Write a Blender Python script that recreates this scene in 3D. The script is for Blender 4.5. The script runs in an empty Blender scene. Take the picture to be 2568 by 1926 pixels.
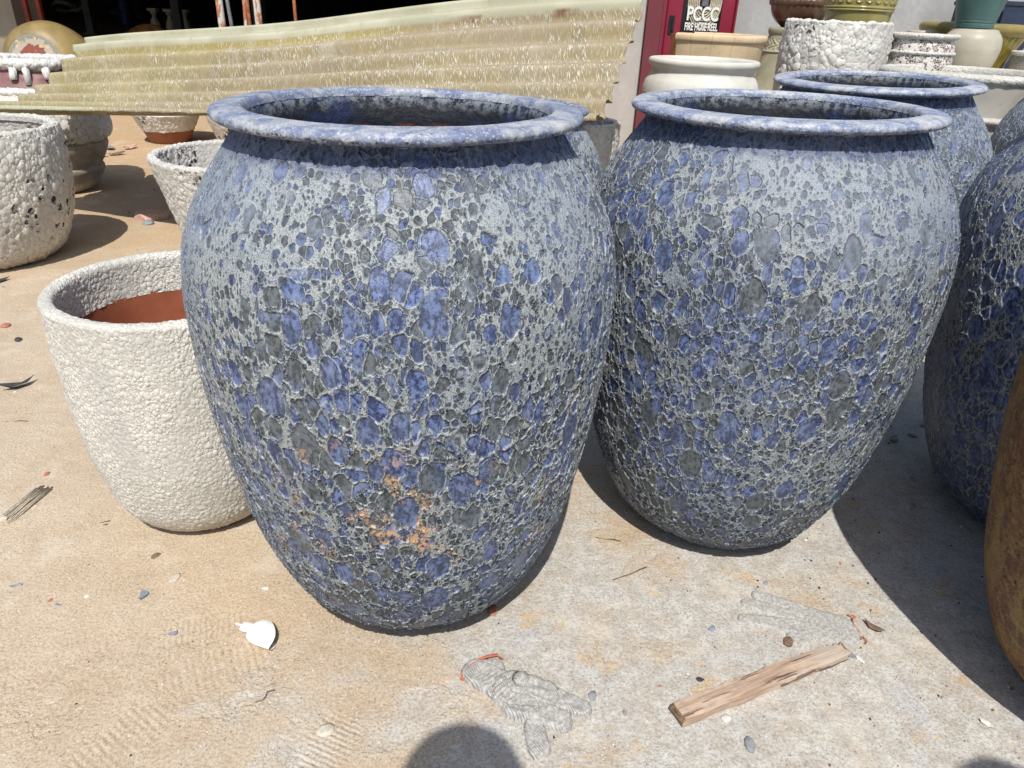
import bpy, bmesh, math, random
import numpy as np
from mathutils import Vector, Matrix, noise as mn
random.seed(7); rng = np.random.default_rng(7)
sc = bpy.context.scene
R = math.radians
# ------------------------------------------------------------------ camera, sky, sun, exposure
cd = bpy.data.cameras.new('camera'); cam = bpy.data.objects.new('camera', cd)
sc.collection.objects.link(cam); sc.camera = cam
cd.sensor_width = 36; cd.lens = 36 * 1800 / 2568; cd.clip_start = .01; cd.clip_end = 400
pitch, roll = .4813, .0438
cam.matrix_world = (Matrix.Translation((0, 0, 1.17)) @ Matrix.Rotation(math.pi/2 - pitch, 4, 'X')
                    @ Matrix.Rotation(roll, 4, 'Z'))
SUN_EL = 56
world = bpy.data.worlds.new("World"); sc.world = world; world.use_nodes = True
wt = world.node_tree; bg = wt.nodes['Background']
sky = wt.nodes.new('ShaderNodeTexSky'); sky.sky_type = 'NISHITA'; sky.sun_disc = False
sky.sun_elevation = R(SUN_EL); sky.sun_rotation = R(180)
sky.air_density = 1.0; sky.dust_density = 1.5
wt.links.new(sky.outputs[0], bg.inputs[0]); bg.inputs[1].default_value = .14
sl = bpy.data.lights.new('sun', 'SUN'); sl.energy = 4.8; sl.angle = R(.53); sl.color = (1, .96, .9)
sun = bpy.data.objects.new('sun', sl); sc.collection.objects.link(sun)
sun.rotation_euler = (R(90 - SUN_EL), 0, 0)
sc.view_settings.view_transform = 'Standard'; sc.view_settings.look = 'None'
sc.view_settings.exposure = 0; sc.view_settings.gamma = 1; sc.view_settings.use_curve_mapping = False
sc.cycles.max_bounces = 5; sc.cycles.diffuse_bounces = 2; sc.cycles.caustics_reflective = False; sc.cycles.caustics_refractive = False

# ------------------------------------------------------------------ node helper
class G:
    def __init__(s, name, disp=None, spec=.3):
        s.m = bpy.data.materials.new(name); s.m.use_nodes = True; s.t = s.m.node_tree
        s.b = s.t.nodes['Principled BSDF']; s.out = s.t.nodes['Material Output']
        s.b.inputs['Specular IOR Level'].default_value = spec
        if disp: s.m.displacement_method = disp
        s._co = None
    def L(s, a, sock):
        if isinstance(a, (int, float)): sock.default_value = a
        elif isinstance(a, tuple): sock.default_value = a if len(a) == len(sock.default_value) else (*a, 1)[:len(sock.default_value)]
        else: s.t.links.new(a, sock)
    @property
    def co(s):
        if s._co is None: s._co = s.t.nodes.new('ShaderNodeTexCoord')
        return s._co.outputs['Object']
    @property
    def uv(s):
        s.co; return s._co.outputs['UV']
    def M(s, op, a, b=0., c=0.):
        n = s.t.nodes.new('ShaderNodeMath'); n.operation = op
        s.L(a, n.inputs[0]); s.L(b, n.inputs[1]); s.L(c, n.inputs[2]); return n.outputs[0]
    def V(s, op, a, b=(0, 0, 0), sc_=None):
        n = s.t.nodes.new('ShaderNodeVectorMath'); n.operation = op
        s.L(a, n.inputs[0]); s.L(b, n.inputs[1])
        if sc_ is not None: s.L(sc_, n.inputs[3])
        return n.outputs[0]
    def xyz(s, v):
        n = s.t.nodes.new('ShaderNodeSeparateXYZ'); s.L(v, n.inputs[0]); return n.outputs
    def comb(s, x, y, z):
        n = s.t.nodes.new('ShaderNodeCombineXYZ'); s.L(x, n.inputs[0]); s.L(y, n.inputs[1]); s.L(z, n.inputs[2]); return n.outputs[0]
    def noise(s, v, scale, det=2., rough=.5, dist=0., col=False):
        n = s.t.nodes.new('ShaderNodeTexNoise'); s.L(v, n.inputs['Vector']); n.inputs['Scale'].default_value = scale
        n.inputs['Detail'].default_value = det; n.inputs['Roughness'].default_value = rough; n.inputs['Distortion'].default_value = dist
        return n.outputs['Color' if col else 0]
    def voro(s, v, scale, feat='F1', rand=1., smooth=None):
        n = s.t.nodes.new('ShaderNodeTexVoronoi'); n.feature = feat; s.L(v, n.inputs['Vector'])
        n.inputs['Scale'].default_value = scale; n.inputs['Randomness'].default_value = rand
        if smooth is not None: n.inputs['Smoothness'].default_value = smooth
        return n.outputs
    def rng(s, v, a, b, c=0., d=1., mode='SMOOTHSTEP'):
        n = s.t.nodes.new('ShaderNodeMapRange'); n.interpolation_type = mode
        s.L(v, n.inputs[0]); s.L(a, n.inputs[1]); s.L(b, n.inputs[2]); s.L(c, n.inputs[3]); s.L(d, n.inputs[4]); return n.outputs[0]
    def mix(s, f, a, b, mode='MIX'):
        n = s.t.nodes.new('ShaderNodeMix'); n.data_type = 'RGBA'; n.blend_type = mode
        s.L(f, n.inputs[0]); s.L(a, n.inputs[6]); s.L(b, n.inputs[7]); return n.outputs[2]
    def sep(s, c):
        n = s.t.nodes.new('ShaderNodeSeparateColor'); s.L(c, n.inputs[0]); return n.outputs
    def displace(s, h, scale):
        n = s.t.nodes.new('ShaderNodeDisplacement'); s.L(h, n.inputs['Height']); n.inputs['Midlevel'].default_value = 0
        n.inputs['Scale'].default_value = scale; s.t.links.new(n.outputs[0], s.out.inputs['Displacement'])
    def bump(s, h, dist, strength=1.):
        n = s.t.nodes.new('ShaderNodeBump'); s.L(h, n.inputs['Height']); n.inputs['Distance'].default_value = dist
        n.inputs['Strength'].default_value = strength; s.t.links.new(n.outputs[0], s.b.inputs['Normal'])
    def done(s, col, rough=.6):
        s.L(col, s.b.inputs['Base Color']); s.L(rough, s.b.inputs['Roughness']); return s.m

def plain(name, col, rough=.7, var=.25, scale=12., bumpd=.002, dirt=None, spec=.3, metal=0.):
    g = G(name, spec=spec)
    n = g.noise(g.co, scale, 5, .6); n2 = g.noise(g.co, scale*6, 3, .6)
    dk = tuple(c*(1-var) for c in col); lt = tuple(min(1, c*(1+var)) for c in col)
    c = g.mix(g.rng(n, .3, .7), dk, lt); c = g.mix(g.rng(n2, .35, .75, 0, .5), c, dirt or dk)
    g.bump(g.M('ADD', n, g.M('MULTIPLY', n2, .4)), bumpd)
    g.b.inputs['Metallic'].default_value = metal
    return g.done(c, g.rng(n, .2, .8, max(.05, rough-.12), min(1, rough+.1)))

# ------------------------------------------------------------------ glazes
def volcanic_glaze(name, off, packed=0., blue=.5, tone=1., dust=.0, sat=1., big=1., amp=.0036, dense=0.):
    """blue crater glaze: pale foam walls round crowded round pits whose floors are blue or grey"""
    g = G(name, 'BOTH', .32); co = g.co; z = g.xyz(co)[2]
    Q = g.V('ADD', co, off); P = g.V('ADD', g.V('MULTIPLY', co, (1, 1, .62)), off)
    lc = g.sep(g.noise(Q, 3.0, 3, .6, col=True))                 # slow fields: crater zones, packed zones, bloom
    w = g.V('SCALE', g.V('SUBTRACT', g.noise(P, 13, 2, .5, col=True), (.5, .5, .5)), sc_=.020)
    P = g.V('ADD', P, w)
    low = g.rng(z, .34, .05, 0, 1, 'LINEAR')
    zone = g.M('ADD', lc[0], g.rng(z, .95, .42, -.15+dense, .05+dense, 'LINEAR'))
    pack = g.M('MAXIMUM', low, g.rng(g.M('ADD', lc[1], packed), .48, .66))     # where the pits touch and only thin walls stand
    mott = g.noise(P, 150, 4, .7); mott2 = g.noise(P, 46, 3, .65); fine = g.noise(co, 480, 1, .6)
    T = lambda r_, g_, b_: (r_*tone, g_*tone, b_*tone)
    BL = T(.132, .182, .375); BD = T(.026, .036, .090); GR = T(.125, .140, .148); GD = T(.036, .041, .044)
    if sat != 1: BL = tuple(c*sat + .16*tone*(1-sat) for c in BL)
    fl_b = g.mix(g.rng(mott, .42, .56), BD, BL); fl_b = g.mix(g.rng(mott2, .40, .50, .75, 0), fl_b, BD); 
    fl_g = g.mix(g.rng(mott, .40, .58), GD, GR)
    def floor_(c, thr):
        f = g.mix(g.rng(g.M('ADD', c[2], g.M('MULTIPLY', g.M('SUBTRACT', lc[2], .5), 1.2)), thr-.05, thr+.05), fl_g, fl_b)
        f = g.mix(g.rng(c[0], .2, 1., .0, .38), f, g.mix(.6, fl_g, T(.12, .145, .19)))
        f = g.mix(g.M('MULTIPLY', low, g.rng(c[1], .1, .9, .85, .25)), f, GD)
        return g.mix(g.rng(mott2, .52, .68, 0, .45), f, T(.24, .29, .38))
    def layer(scale, rlo, rhi, thr, edge, cells=True):
        v = g.voro(P, scale); c = g.sep(v['Color'])
        present = g.rng(g.M('ADD', c[0], g.M('MULTIPLY', g.M('SUBTRACT', zone, .5), 2.2)), thr, thr+.10)
        rad = g.M('ADD', g.rng(c[1], 0, 1, rlo, rhi, 'LINEAR'), g.M('MULTIPLY', pack, .22 if cells else 0.))
        rad = g.M('MULTIPLY', rad, present)
        d = g.M('SUBTRACT', rad, g.M('ADD', v['Distance'], g.M('MULTIPLY', g.M('SUBTRACT', mott2, .5), .10)))
        if cells:
            e = g.voro(P, scale, 'DISTANCE_TO_EDGE')['Distance']
            d = g.M('MINIMUM', d, g.M('SUBTRACT', g.M('MULTIPLY', e, 1.1), g.M('ADD', .035, g.M('MULTIPLY', g.M('SUBTRACT', mott, .5), .12))))
        return g.rng(d, -.005, edge), d, c
    m1, d1, c1 = layer(20*big, .28, .54, .40, .06, False)
    mb, db, cb = layer(38*big, .36, .66, .17, .07)
    m2, d2, c2 = layer(84*big, .32, .60, .0, .09)
    m3, d3, c3 = layer(165, .28, .58, -.12, .15, False)
    foam = g.mix(g.rng(mott2, .38, .62), T(.160, .190, .230), T(.255, .288, .315))
    foam = g.mix(g.rng(lc[2], .62, .46, 0, .5), foam, T(.42, .44, .385))
    foam = g.mix(g.rng(mott, .50, .64, 0, .5), foam, T(.43, .46, .45))
    foam = g.mix(g.rng(fine, .48, .60, 0, .7), foam, T(.075, .090, .12))
    col = g.mix(g.M('MULTIPLY', m3, .9), foam, T(.050, .060, .078))
    col = g.mix(m2, col, g.mix(.30, floor_(c2, .50), T(.035, .042, .055)))
    col = g.mix(mb, col, floor_(cb, 1-blue)); col = g.mix(m1, col, floor_(c1, 1-blue))
    lip = g.M('MAXIMUM', g.rng(g.M('ABSOLUTE', g.M('ADD', d1, .018)), .0, .030, 1, 0),
              g.M('MULTIPLY', g.rng(g.M('ABSOLUTE', g.M('ADD', db, .022)), .0, .042, 1, 0), g.M('SUBTRACT', 1, m1)))
    lip = g.M('MAXIMUM', lip, g.M('MULTIPLY', g.rng(g.M('ABSOLUTE', g.M('ADD', d2, .03)), .0, .06, .75, 0), g.M('SUBTRACT', 1, g.M('MAXIMUM', m1, mb))))
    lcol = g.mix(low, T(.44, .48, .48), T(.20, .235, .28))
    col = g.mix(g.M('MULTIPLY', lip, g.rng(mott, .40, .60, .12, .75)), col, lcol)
    veil = g.rng(g.M('ADD', g.M('SUBTRACT', 1, lc[1]), g.rng(z, .62, .95, -.12, .15, 'LINEAR')), .46, .74, .0, .48 if dense < .1 else .12)
    col = g.mix(g.M('MULTIPLY', veil, g.rng(mott2, .3, .6, .4, 1)), col, T(.225, .26, .33))
    neck = g.rng(g.M('ADD', z, g.M('MULTIPLY', g.M('SUBTRACT', mott2, .5), .04)), .952, .972)  # deep blue neck glaze, its colour also darkened as shade under the rim
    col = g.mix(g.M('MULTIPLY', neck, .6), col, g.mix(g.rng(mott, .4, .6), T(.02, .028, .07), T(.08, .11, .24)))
    if dust:
        dz = g.M('MULTIPLY', g.rng(z, .24, .36), g.rng(z, .64, .46))
        dn = g.noise(g.V('ADD', co, off), 13, 6, .78); dn = g.M('ADD', dn, g.M('MULTIPLY', g.M('SUBTRACT', m3, .5), -.02))
        dm = g.M('MULTIPLY', g.rng(dn, .575, .63), dz)
        col = g.mix(g.M('MULTIPLY', dm, g.rng(mott, .38, .52, .05, dust)), col, (.60, .38, .21))
    sm = g.M('SUBTRACT', 1, g.M('MAXIMUM', m1, mb))
    h = g.M('ADD', g.M('MULTIPLY', m1, -.80), g.M('MULTIPLY', g.M('MULTIPLY', mb, g.M('SUBTRACT', 1, m1)), -.75))
    h = g.M('ADD', h, g.M('MULTIPLY', sm, g.M('ADD', g.M('MULTIPLY', m2, -.55), g.M('MULTIPLY', m3, -.30))))
    h = g.M('ADD', h, g.M('MULTIPLY', lip, .22))
    h = g.M('ADD', h, g.M('ADD', g.M('MULTIPLY', mott, g.M('ADD', .30, g.M('MULTIPLY', sm, .25))), g.M('MULTIPLY', fine, .12)))
    g.displace(g.M('ADD', h, .12), amp)
    return g.done(col, g.rng(g.M('MAXIMUM', m1, mb), 0, 1, .62, .36))

def rim_glaze(name, off, tone=1.):
    g = G(name, 'BOTH', .3); co = g.co
    P = g.V('ADD', co, off); z = g.xyz(co)[2]
    n1 = g.noise(g.V('MULTIPLY', P, (1, 1, 2.5)), 13, 5, .65, 1.2); n2 = g.noise(P, 55, 4, .68); n3 = g.noise(P, 240, 3, .65)
    T = lambda r_, g_, b_: (r_*tone, g_*tone, b_*tone)
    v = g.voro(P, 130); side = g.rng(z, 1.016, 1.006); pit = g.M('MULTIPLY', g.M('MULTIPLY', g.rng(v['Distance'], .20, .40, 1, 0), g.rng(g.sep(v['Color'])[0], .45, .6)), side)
    c = g.mix(g.rng(n1, .43, .58), T(.36, .38, .41), T(.165, .20, .315))
    c = g.mix(g.rng(g.noise(P, 8, 4, .65), .54, .66, 0, .7), c, T(.50, .49, .47))
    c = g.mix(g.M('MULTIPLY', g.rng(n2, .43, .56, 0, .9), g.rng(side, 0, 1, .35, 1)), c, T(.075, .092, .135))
    c = g.mix(g.rng(n3, .54, .64, 0, .7), c, T(.50, .53, .55))
    # dark mottling and pits are stronger low on the rim
    g.displace(g.M('ADD', g.M('ADD', g.M('MULTIPLY', n2, .8), g.M('MULTIPLY', n3, .4)), g.M('ADD', g.M('MULTIPLY', pit, -.9), g.M('MULTIPLY', g.M('SUBTRACT', g.noise(P, 9, 2), .8), 1.6))), .0015)
    return g.done(g.mix(g.M('MULTIPLY', pit, .7), c, (.03, .04, .06)), g.rng(n2, .3, .7, .40, .62))

def jar_inner(name, off):
    g = G(name, 'BOTH', .3); co = g.co; P = g.V('ADD', co, off); z = g.xyz(co)[2]
    n2 = g.noise(P, 60, 4, .7); n3 = g.noise(P, 180, 3, .6)
    c = g.mix(g.rng(n2, .40, .62), (.02, .024, .035), (.13, .14, .15))
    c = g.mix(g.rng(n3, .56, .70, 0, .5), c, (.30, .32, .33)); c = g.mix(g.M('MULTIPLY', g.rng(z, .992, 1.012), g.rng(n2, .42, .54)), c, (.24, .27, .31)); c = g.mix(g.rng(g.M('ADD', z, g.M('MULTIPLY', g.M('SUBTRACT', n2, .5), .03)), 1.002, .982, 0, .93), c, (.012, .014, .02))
    c = g.mix(g.rng(g.noise(P, 12, 2), .5, .6, 0, .35), c, (.02, .04, .14))
    edge = g.M('ADD', z, g.M('MULTIPLY', g.M('SUBTRACT', g.noise(P, 20, 3), .5), .04))
    c = g.mix(g.rng(edge, .958, .951), c, (.11, .034, .022))
    g.displace(g.M('SUBTRACT', n2, .6), .0035)
    return g.done(c, .55)

def bubbly_glaze(name, off, scale=34., amp=.007, col=(.62, .60, .55), holes=.0, hole_z=(.0, 1.), stretch=.8, hscale=26., grime=.25, clay_z=None):
    """thick off-white lava glaze: raised beads, sometimes with burst dark holes"""
    g = G(name, 'BOTH', .3); co = g.co; z = g.xyz(co)[2]
    P = g.V('ADD', g.V('MULTIPLY', co, (1, 1, stretch)), off)
    P = g.V('ADD', P, g.V('SCALE', g.V('SUBTRACT', g.noise(P, scale*.5, 2, .5, col=True), (.5, .5, .5)), sc_=.55/scale))
    def beads(sc_, r0, r1):
        v = g.voro(P, sc_); k = g.sep(v['Color'])
        q = g.M('DIVIDE', v['Distance'], g.rng(k[0], 0, 1, r0, r1, 'LINEAR'))
        return g.M('MULTIPLY', g.M('POWER', g.M('MAXIMUM', g.M('SUBTRACT', 1, g.M('MULTIPLY', q, q)), 0.), .6), g.rng(k[0], 0, 1, .45, 1, 'LINEAR'))
    lo = g.noise(P, 7, 4, .6); n = g.noise(P, scale*3.5, 2, .5)
    h = g.M('MAXIMUM', beads(scale, .30, .78), g.M('MULTIPLY', beads(scale*1.9, .35, .8), .55))
    h = g.M('ADD', g.M('MULTIPLY', h, g.rng(lo, .34, .6, .38, 1.05)), g.M('MULTIPLY', n, .18)); h = g.M('SUBTRACT', h, .3)
    lt = col; dk = tuple(c*.84 for c in col)
    c = g.mix(g.rng(lo, .35, .7), dk, lt)
    c = g.mix(g.rng(g.noise(P, 11, 5, .7), .56, .72, 0, grime), c, (.40, .33, .24))
    c = g.mix(g.rng(h, -.22, -.05, .40, 0), c, (.36, .32, .26))
    c = g.mix(g.M('MULTIPLY', g.rng(z, .10, .0), g.rng(lo, .35, .6, .25, .85)), c, (.44, .34, .23))
    c = g.mix(g.rng(g.noise(g.V('MULTIPLY', P, (1, 1, .3)), 9, 4, .6), .55, .68, 0, .30), c, (.42, .40, .38))
    if holes:
        v = g.voro(g.V('ADD', P, (3, 1, 2)), hscale); k = g.sep(v['Color'])
        hz = g.M('MULTIPLY', g.rng(z, hole_z[0], hole_z[0]+.05), g.rng(z, hole_z[1], hole_z[1]-.05))
        area = g.M('MULTIPLY', g.rng(g.noise(P, 4.2, 2), .63-holes*.22, .68-holes*.22), hz)
        d = g.M('ADD', v['Distance'], g.M('MULTIPLY', g.M('SUBTRACT', g.noise(P, hscale*1.6, 2), .5), .35)); r_ = g.rng(k[1], 0, 1, .22, .52)
        hm = g.M('MULTIPLY', g.rng(g.M('SUBTRACT', r_, d), -.02, .04), g.M('MULTIPLY', area, g.rng(k[0], .30, .34)))
        c = g.mix(hm, c, (.05, .042, .036)); h = g.M('ADD', h, g.M('MULTIPLY', hm, -1.0))
    if clay_z is not None:
        e = g.M('ADD', z, g.M('MULTIPLY', g.M('SUBTRACT', g.noise(P, 14, 4, .6), .5), .035))
        m = g.rng(e, clay_z, clay_z-.006)
        c = g.mix(m, c, (.24, .085, .045)); h = g.M('MULTIPLY', h, g.M('SUBTRACT', 1, m))
    g.displace(h, amp)
    return g.done(c, .55)

def smooth_glaze(name, col, rough=.4, var=.2, scale=9., spec=.5, crack=0., streak=False, amp=.0015, dirt=(.25, .17, .10)):
    g = G(name, 'DISPLACEMENT', spec); co = g.co
    P = g.V('MULTIPLY', co, (1, 1, .25)) if streak else co
    n = g.noise(P, scale, 5, .6); n2 = g.noise(co, scale*9, 4, .6)
    c = g.mix(g.rng(n, .3, .7), tuple(x*(1-var) for x in col), tuple(min(1, x*(1+var)) for x in col))
    c = g.mix(g.rng(n2, .60, .72, 0, .4), c, dirt)
    h = g.M('ADD', g.M('MULTIPLY', n2, .5), n)
    if crack:
        at = g.xyz(co); ang = g.M('ARCTAN2', at[1], at[0])
        w = g.M('ADD', g.M('MULTIPLY', ang, 2.6), g.M('MULTIPLY', g.noise(co, 6, 3), .25))
        m = g.rng(g.M('ABSOLUTE', g.M('SUBTRACT', g.M('FRACT', w), .5)), .012, .004)
        c = g.mix(g.M('MULTIPLY', m, crack), c, (.16, .12, .09)); h = g.M('ADD', h, g.M('MULTIPLY', m, -.8))
    g.displace(h, amp)
    return g.done(c, rough)

# ------------------------------------------------------------------ mesh helpers
def link(name, me, mat, parent=None, loc=(0, 0, 0)):
    o = bpy.data.objects.new(name, me); sc.collection.objects.link(o); o.location = loc
    for m in (mat if isinstance(mat, (list, tuple)) else [mat]): me.materials.append(m)
    if parent: o.parent = parent
    return o
def tag(o, label=None, cat=None, group=None, kind=None):
    for k, v in (('label', label), ('category', cat), ('group', group), ('kind', kind)):
        if v: o[k] = v
    return o
def thing(name, label, cat, loc=(0, 0, 0), rot=(0, 0, 0), group=None):
    o = bpy.data.objects.new(name, None); sc.collection.objects.link(o); o.location = loc; o.rotation_euler = rot
    o.empty_display_size = .1
    return tag(o, label, cat, group)
def mesh(name, V, F, smooth=True):
    me = bpy.data.meshes.new(name); me.from_pydata([tuple(v) for v in V], [], F); me.update()
    if smooth: me.polygons.foreach_set('use_smooth', [True]*len(me.polygons))
    return me
def gridmesh(name, P, closed=False, smooth=True, uv=False):
    """P: (rows, cols, 3) array"""
    n, m = P.shape[:2]; me = bpy.data.meshes.new(name)
    i = np.arange(n-1)[:, None]; cols = m if closed else m-1; j = np.arange(cols)[None]
    j2 = (j+1) % m
    q = np.stack([i*m+j, i*m+j2, (i+1)*m+j2, (i+1)*m+j], -1).reshape(-1, 4)
    me.vertices.add(n*m); me.vertices.foreach_set('co', P.reshape(-1).astype(np.float32))
    me.loops.add(q.size); me.loops.foreach_set('vertex_index', q.reshape(-1).astype(np.int32))
    me.polygons.add(len(q)); me.polygons.foreach_set('loop_start', (np.arange(len(q))*4).astype(np.int32))
    me.polygons.foreach_set('use_smooth', np.full(len(q), smooth))
    me.update(calc_edges=True)
    if uv:
        U = me.uv_layers.new(name='UVMap'); a, b = np.meshgrid(np.linspace(0, 1, m), np.linspace(0, 1, n))
        uvv = np.stack([a, b], -1).reshape(-1, 2)[q.reshape(-1)]; U.data.foreach_set('uv', uvv.reshape(-1).astype(np.float32))
    me.validate(); return me
def smooth_profile(pts, n, sub=8):
    p = np.array(pts, float); q = np.vstack([2*p[0]-p[1], p, 2*p[-1]-p[-2]]); out = []
    for i in range(1, len(q)-2):
        for t in np.linspace(0, 1, sub, endpoint=False):
            a, b, c, d = q[i-1:i+3]
            out.append(.5*((2*b)+(c-a)*t+(2*a-5*b+4*c-d)*t*t+(3*b-a-3*c+d)*t**3))
    out.append(p[-1]); out = np.array(out); out[:, 0] = np.maximum(out[:, 0], 0)
    s = np.r_[0, np.cumsum(np.linalg.norm(np.diff(out, axis=0), axis=1))]; t = np.linspace(0, s[-1], n)
    return np.stack([np.interp(t, s, out[:, 0]), np.interp(t, s, out[:, 1])], -1)
def lathe(name, pts, seg, rows, mat, parent=None, wob=.006, seed=0, arc=(0, 2*math.pi), oval=0., rip=None, sub=8, loc=(0, 0, 0)):
    pr = smooth_profile(pts, rows, sub); r, z = pr[:, 0:1], pr[:, 1:2]
    closed = abs(arc[1]-arc[0]-2*math.pi) < 1e-6
    a = np.linspace(arc[0], arc[1], seg, endpoint=not closed)[None]
    k = 1 + wob*(np.sin(2*a+seed)+.6*np.sin(3*a+seed*2.3+z*5)+.4*np.sin(5*a+z*9+seed)) + oval*np.cos(2*a)
    rr = r*k
    if rip is not None: rr = rr + rip(a, z, r)
    zz = z + np.zeros_like(a) + (wob*.5)*r*np.sin(2*a+seed*1.7)*np.clip(z/.3, 0, 1)
    P = np.stack([rr*np.cos(a), rr*np.sin(a), zz], -1)
    return link(name, gridmesh(name, P, closed), mat, parent, loc)
def box(name, size, mat, parent=None, loc=(0, 0, 0), rot=(0, 0, 0), bev=.0):
    bm = bmesh.new(); bmesh.ops.create_cube(bm, size=1); bmesh.ops.scale(bm, vec=size, verts=bm.verts)
    if bev: bmesh.ops.bevel(bm, geom=bm.edges[:], offset=bev, segments=2, affect='EDGES')
    me = bpy.data.meshes.new(name); bm.to_mesh(me); bm.free()
    o = link(name, me, mat, parent, loc); o.rotation_euler = rot; return o
def tube(name, pts, rad, mat, parent=None, seg=10, caps=True, noise_=0.):
    pts = [Vector(p) for p in pts]; V = []; F = []
    rads = rad if isinstance(rad, (list, tuple)) else [rad]*len(pts)
    for i, p in enumerate(pts):
        d = (pts[min(i+1, len(pts)-1)]-pts[max(i-1, 0)]).normalized()
        x = d.cross(Vector((.13, .27, .95))).normalized(); y = d.cross(x)
        for k in range(seg):
            a = 2*math.pi*k/seg; rr = rads[i]*(1+noise_*random.uniform(-1, 1)); V.append(p+(x*math.cos(a)+y*math.sin(a))*rr)
    for i in range(len(pts)-1):
        for k in range(seg): F.append((i*seg+k, i*seg+(k+1) % seg, (i+1)*seg+(k+1) % seg, (i+1)*seg+k))
    if caps: F.append(tuple(range(seg-1, -1, -1))); F.append(tuple((len(pts)-1)*seg+k for k in range(seg)))
    return link(name, mesh(name, V, F), mat, parent)

# ------------------------------------------------------------------ THE GROUND
def ground_material():
    g = G('sandy_concrete', 'BOTH', .15); co = g.co; X = g.xyz(co)
    big = g.noise(co, 1.3, 4, .6, .3); mid = g.noise(co, 4.5, 6, .68, .15); sm = g.noise(co, 26, 5, .65)
    fine = g.noise(co, 190, 3, .7); vf = g.noise(co, 620, 2, .6)
    # where the pale concrete shows through the sand: mostly front right
    t = g.M('ADD', g.M('MULTIPLY', X[0], .20), g.M('MULTIPLY', X[1], -.045))
    t = g.M('ADD', t, g.M('ADD', g.M('MULTIPLY', big, .75), g.M('MULTIPLY', mid, .62)))
    conc = g.rng(t, .52, .72)
    conc = g.M('MULTIPLY', conc, g.rng(sm, .30, .55, .72, 1.))
    sand = g.mix(g.rng(mid, .3, .7), (.465, .365, .255), (.54, .45, .335))
    sand = g.mix(g.rng(g.noise(co, 2.2, 3), .5, .7, 0, .5), sand, (.55, .40, .25))
    cc = g.mix(g.rng(sm, .35, .68), (.42, .405, .37), (.55, .535, .49))
    cc = g.mix(g.rng(g.noise(co, 7, 4), .5, .7, 0, .6), cc, (.47, .48, .49))
    cc = g.mix(g.rng(g.noise(g.V('ADD', co, (5, 2, 0)), 6.5, 5, .7, .4), .575, .65, 0, .7), cc, (.56, .39, .21))
    c = g.mix(conc, sand, cc)
    far = g.rng(X[1], 2.4, 5.5); c = g.mix(g.M('MULTIPLY', far, .75), c, (.50, .33, .175))
    c = g.mix(g.rng(fine, .36, .56, .50, 0), c, (.22, .17, .12))
    c = g.mix(g.rng(fine, .60, .74, 0, .5), c, (.72, .66, .54))
    v = g.voro(co, 210); k = g.sep(v['Color']); spot = g.M('MULTIPLY', g.rng(v['Distance'], .34, .22), g.rng(k[0], .90, .93))
    c = g.mix(g.M('MULTIPLY', spot, .8), c, g.mix(g.rng(k[1], .4, .6), (.06, .06, .07), (.75, .72, .65)))
    c = g.mix(g.rng(g.noise(co, 5, 5, .7), .52, .68, 0, .35), c, (.62, .56, .46))
    h = g.M('ADD', g.M('MULTIPLY', mid, .011), g.M('MULTIPLY', sm, .0032))
    h = g.M('ADD', h, g.M('ADD', g.M('MULTIPLY', fine, .0014), g.M('MULTIPLY', vf, .0007)))
    h = g.M('ADD', h, g.M('MULTIPLY', g.rng(conc, .25, .55, 1, 0), .0022))      # the sand film lies over the concrete
    # shoe and sandal prints pressed into the sand
    for px, py, ang, w, l, fr, mode in ((-.62, 1.075, .35, .045, .10, 230, 0), (-.72, 1.02, .1, .05, .11, 165, 0), (-.93, .90, -.5, .055, .12, 120, 1),
                                        (-.80, .87, .9, .045, .09, 150, 1), (-.30, .83, 1.2, .05, .10, 260, 0), (-1.25, 1.25, .3, .05, .12, 140, 1), (.0, 1.03, .1, .06, .05, 180, 0), (-1.05, .93, .2, .05, .1, 150, 1), (-.47, .93, .8, .05, .11, 150, 1), (-.55, .99, .5, .06, .14, 190, 0), (-1.15, 1.05, 1.4, .05, .12, 200, 0), (-.66, .82, 1.0, .05, .13, 210, 0)):
        d = g.V('SUBTRACT', co, (px, py, 0)); dx = g.xyz(d)
        u = g.M('ADD', g.M('MULTIPLY', dx[0], math.cos(ang)), g.M('MULTIPLY', dx[1], math.sin(ang)))
        vv = g.M('ADD', g.M('MULTIPLY', dx[0], -math.sin(ang)), g.M('MULTIPLY', dx[1], math.cos(ang)))
        rr = g.M('SQRT', g.M('ADD', g.M('POWER', g.M('DIVIDE', u, l), 2.), g.M('POWER', g.M('DIVIDE', vv, w), 2.)))
        rr = g.M('ADD', rr, g.M('MULTIPLY', g.M('SUBTRACT', sm, .5), 1.6))
        mk = g.M('MULTIPLY', g.rng(rr, 1.1, .6), g.rng(mid, .38, .5, .2, 1))
        wv = g.M('SINE', g.M('MULTIPLY', u if mode == 0 else rr, fr*(2.4 if mode == 0 else .12)))
        h = g.M('ADD', h, g.M('MULTIPLY', mk, g.M('SUBTRACT', g.M('MULTIPLY', wv, .0006), .0012)))
    g.displace(h, 1.)
    return g.done(c, .92)
def ground():
    xs = np.concatenate([-np.geomspace(60, 3.2, 26), np.linspace(-3.1, 2.6, 430), np.geomspace(2.7, 60, 26)])
    ys = np.concatenate([-np.geomspace(30, .15, 12), np.linspace(.1, 4.4, 420), np.geomspace(4.45, 90, 60)])
    X, Y = np.meshgrid(xs, ys); Z = np.zeros_like(X)
    Z += .006*np.sin(X*1.9+1)*np.sin(Y*1.3)*np.clip((Y-2.5)/2, 0, 1)
    o = link('ground', gridmesh('ground', np.stack([X, Y, Z], -1)), ground_material()); o.location.z = -.0095
    tag(o, 'sandy ground with pale concrete showing through', kind='structure')
ground()

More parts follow.
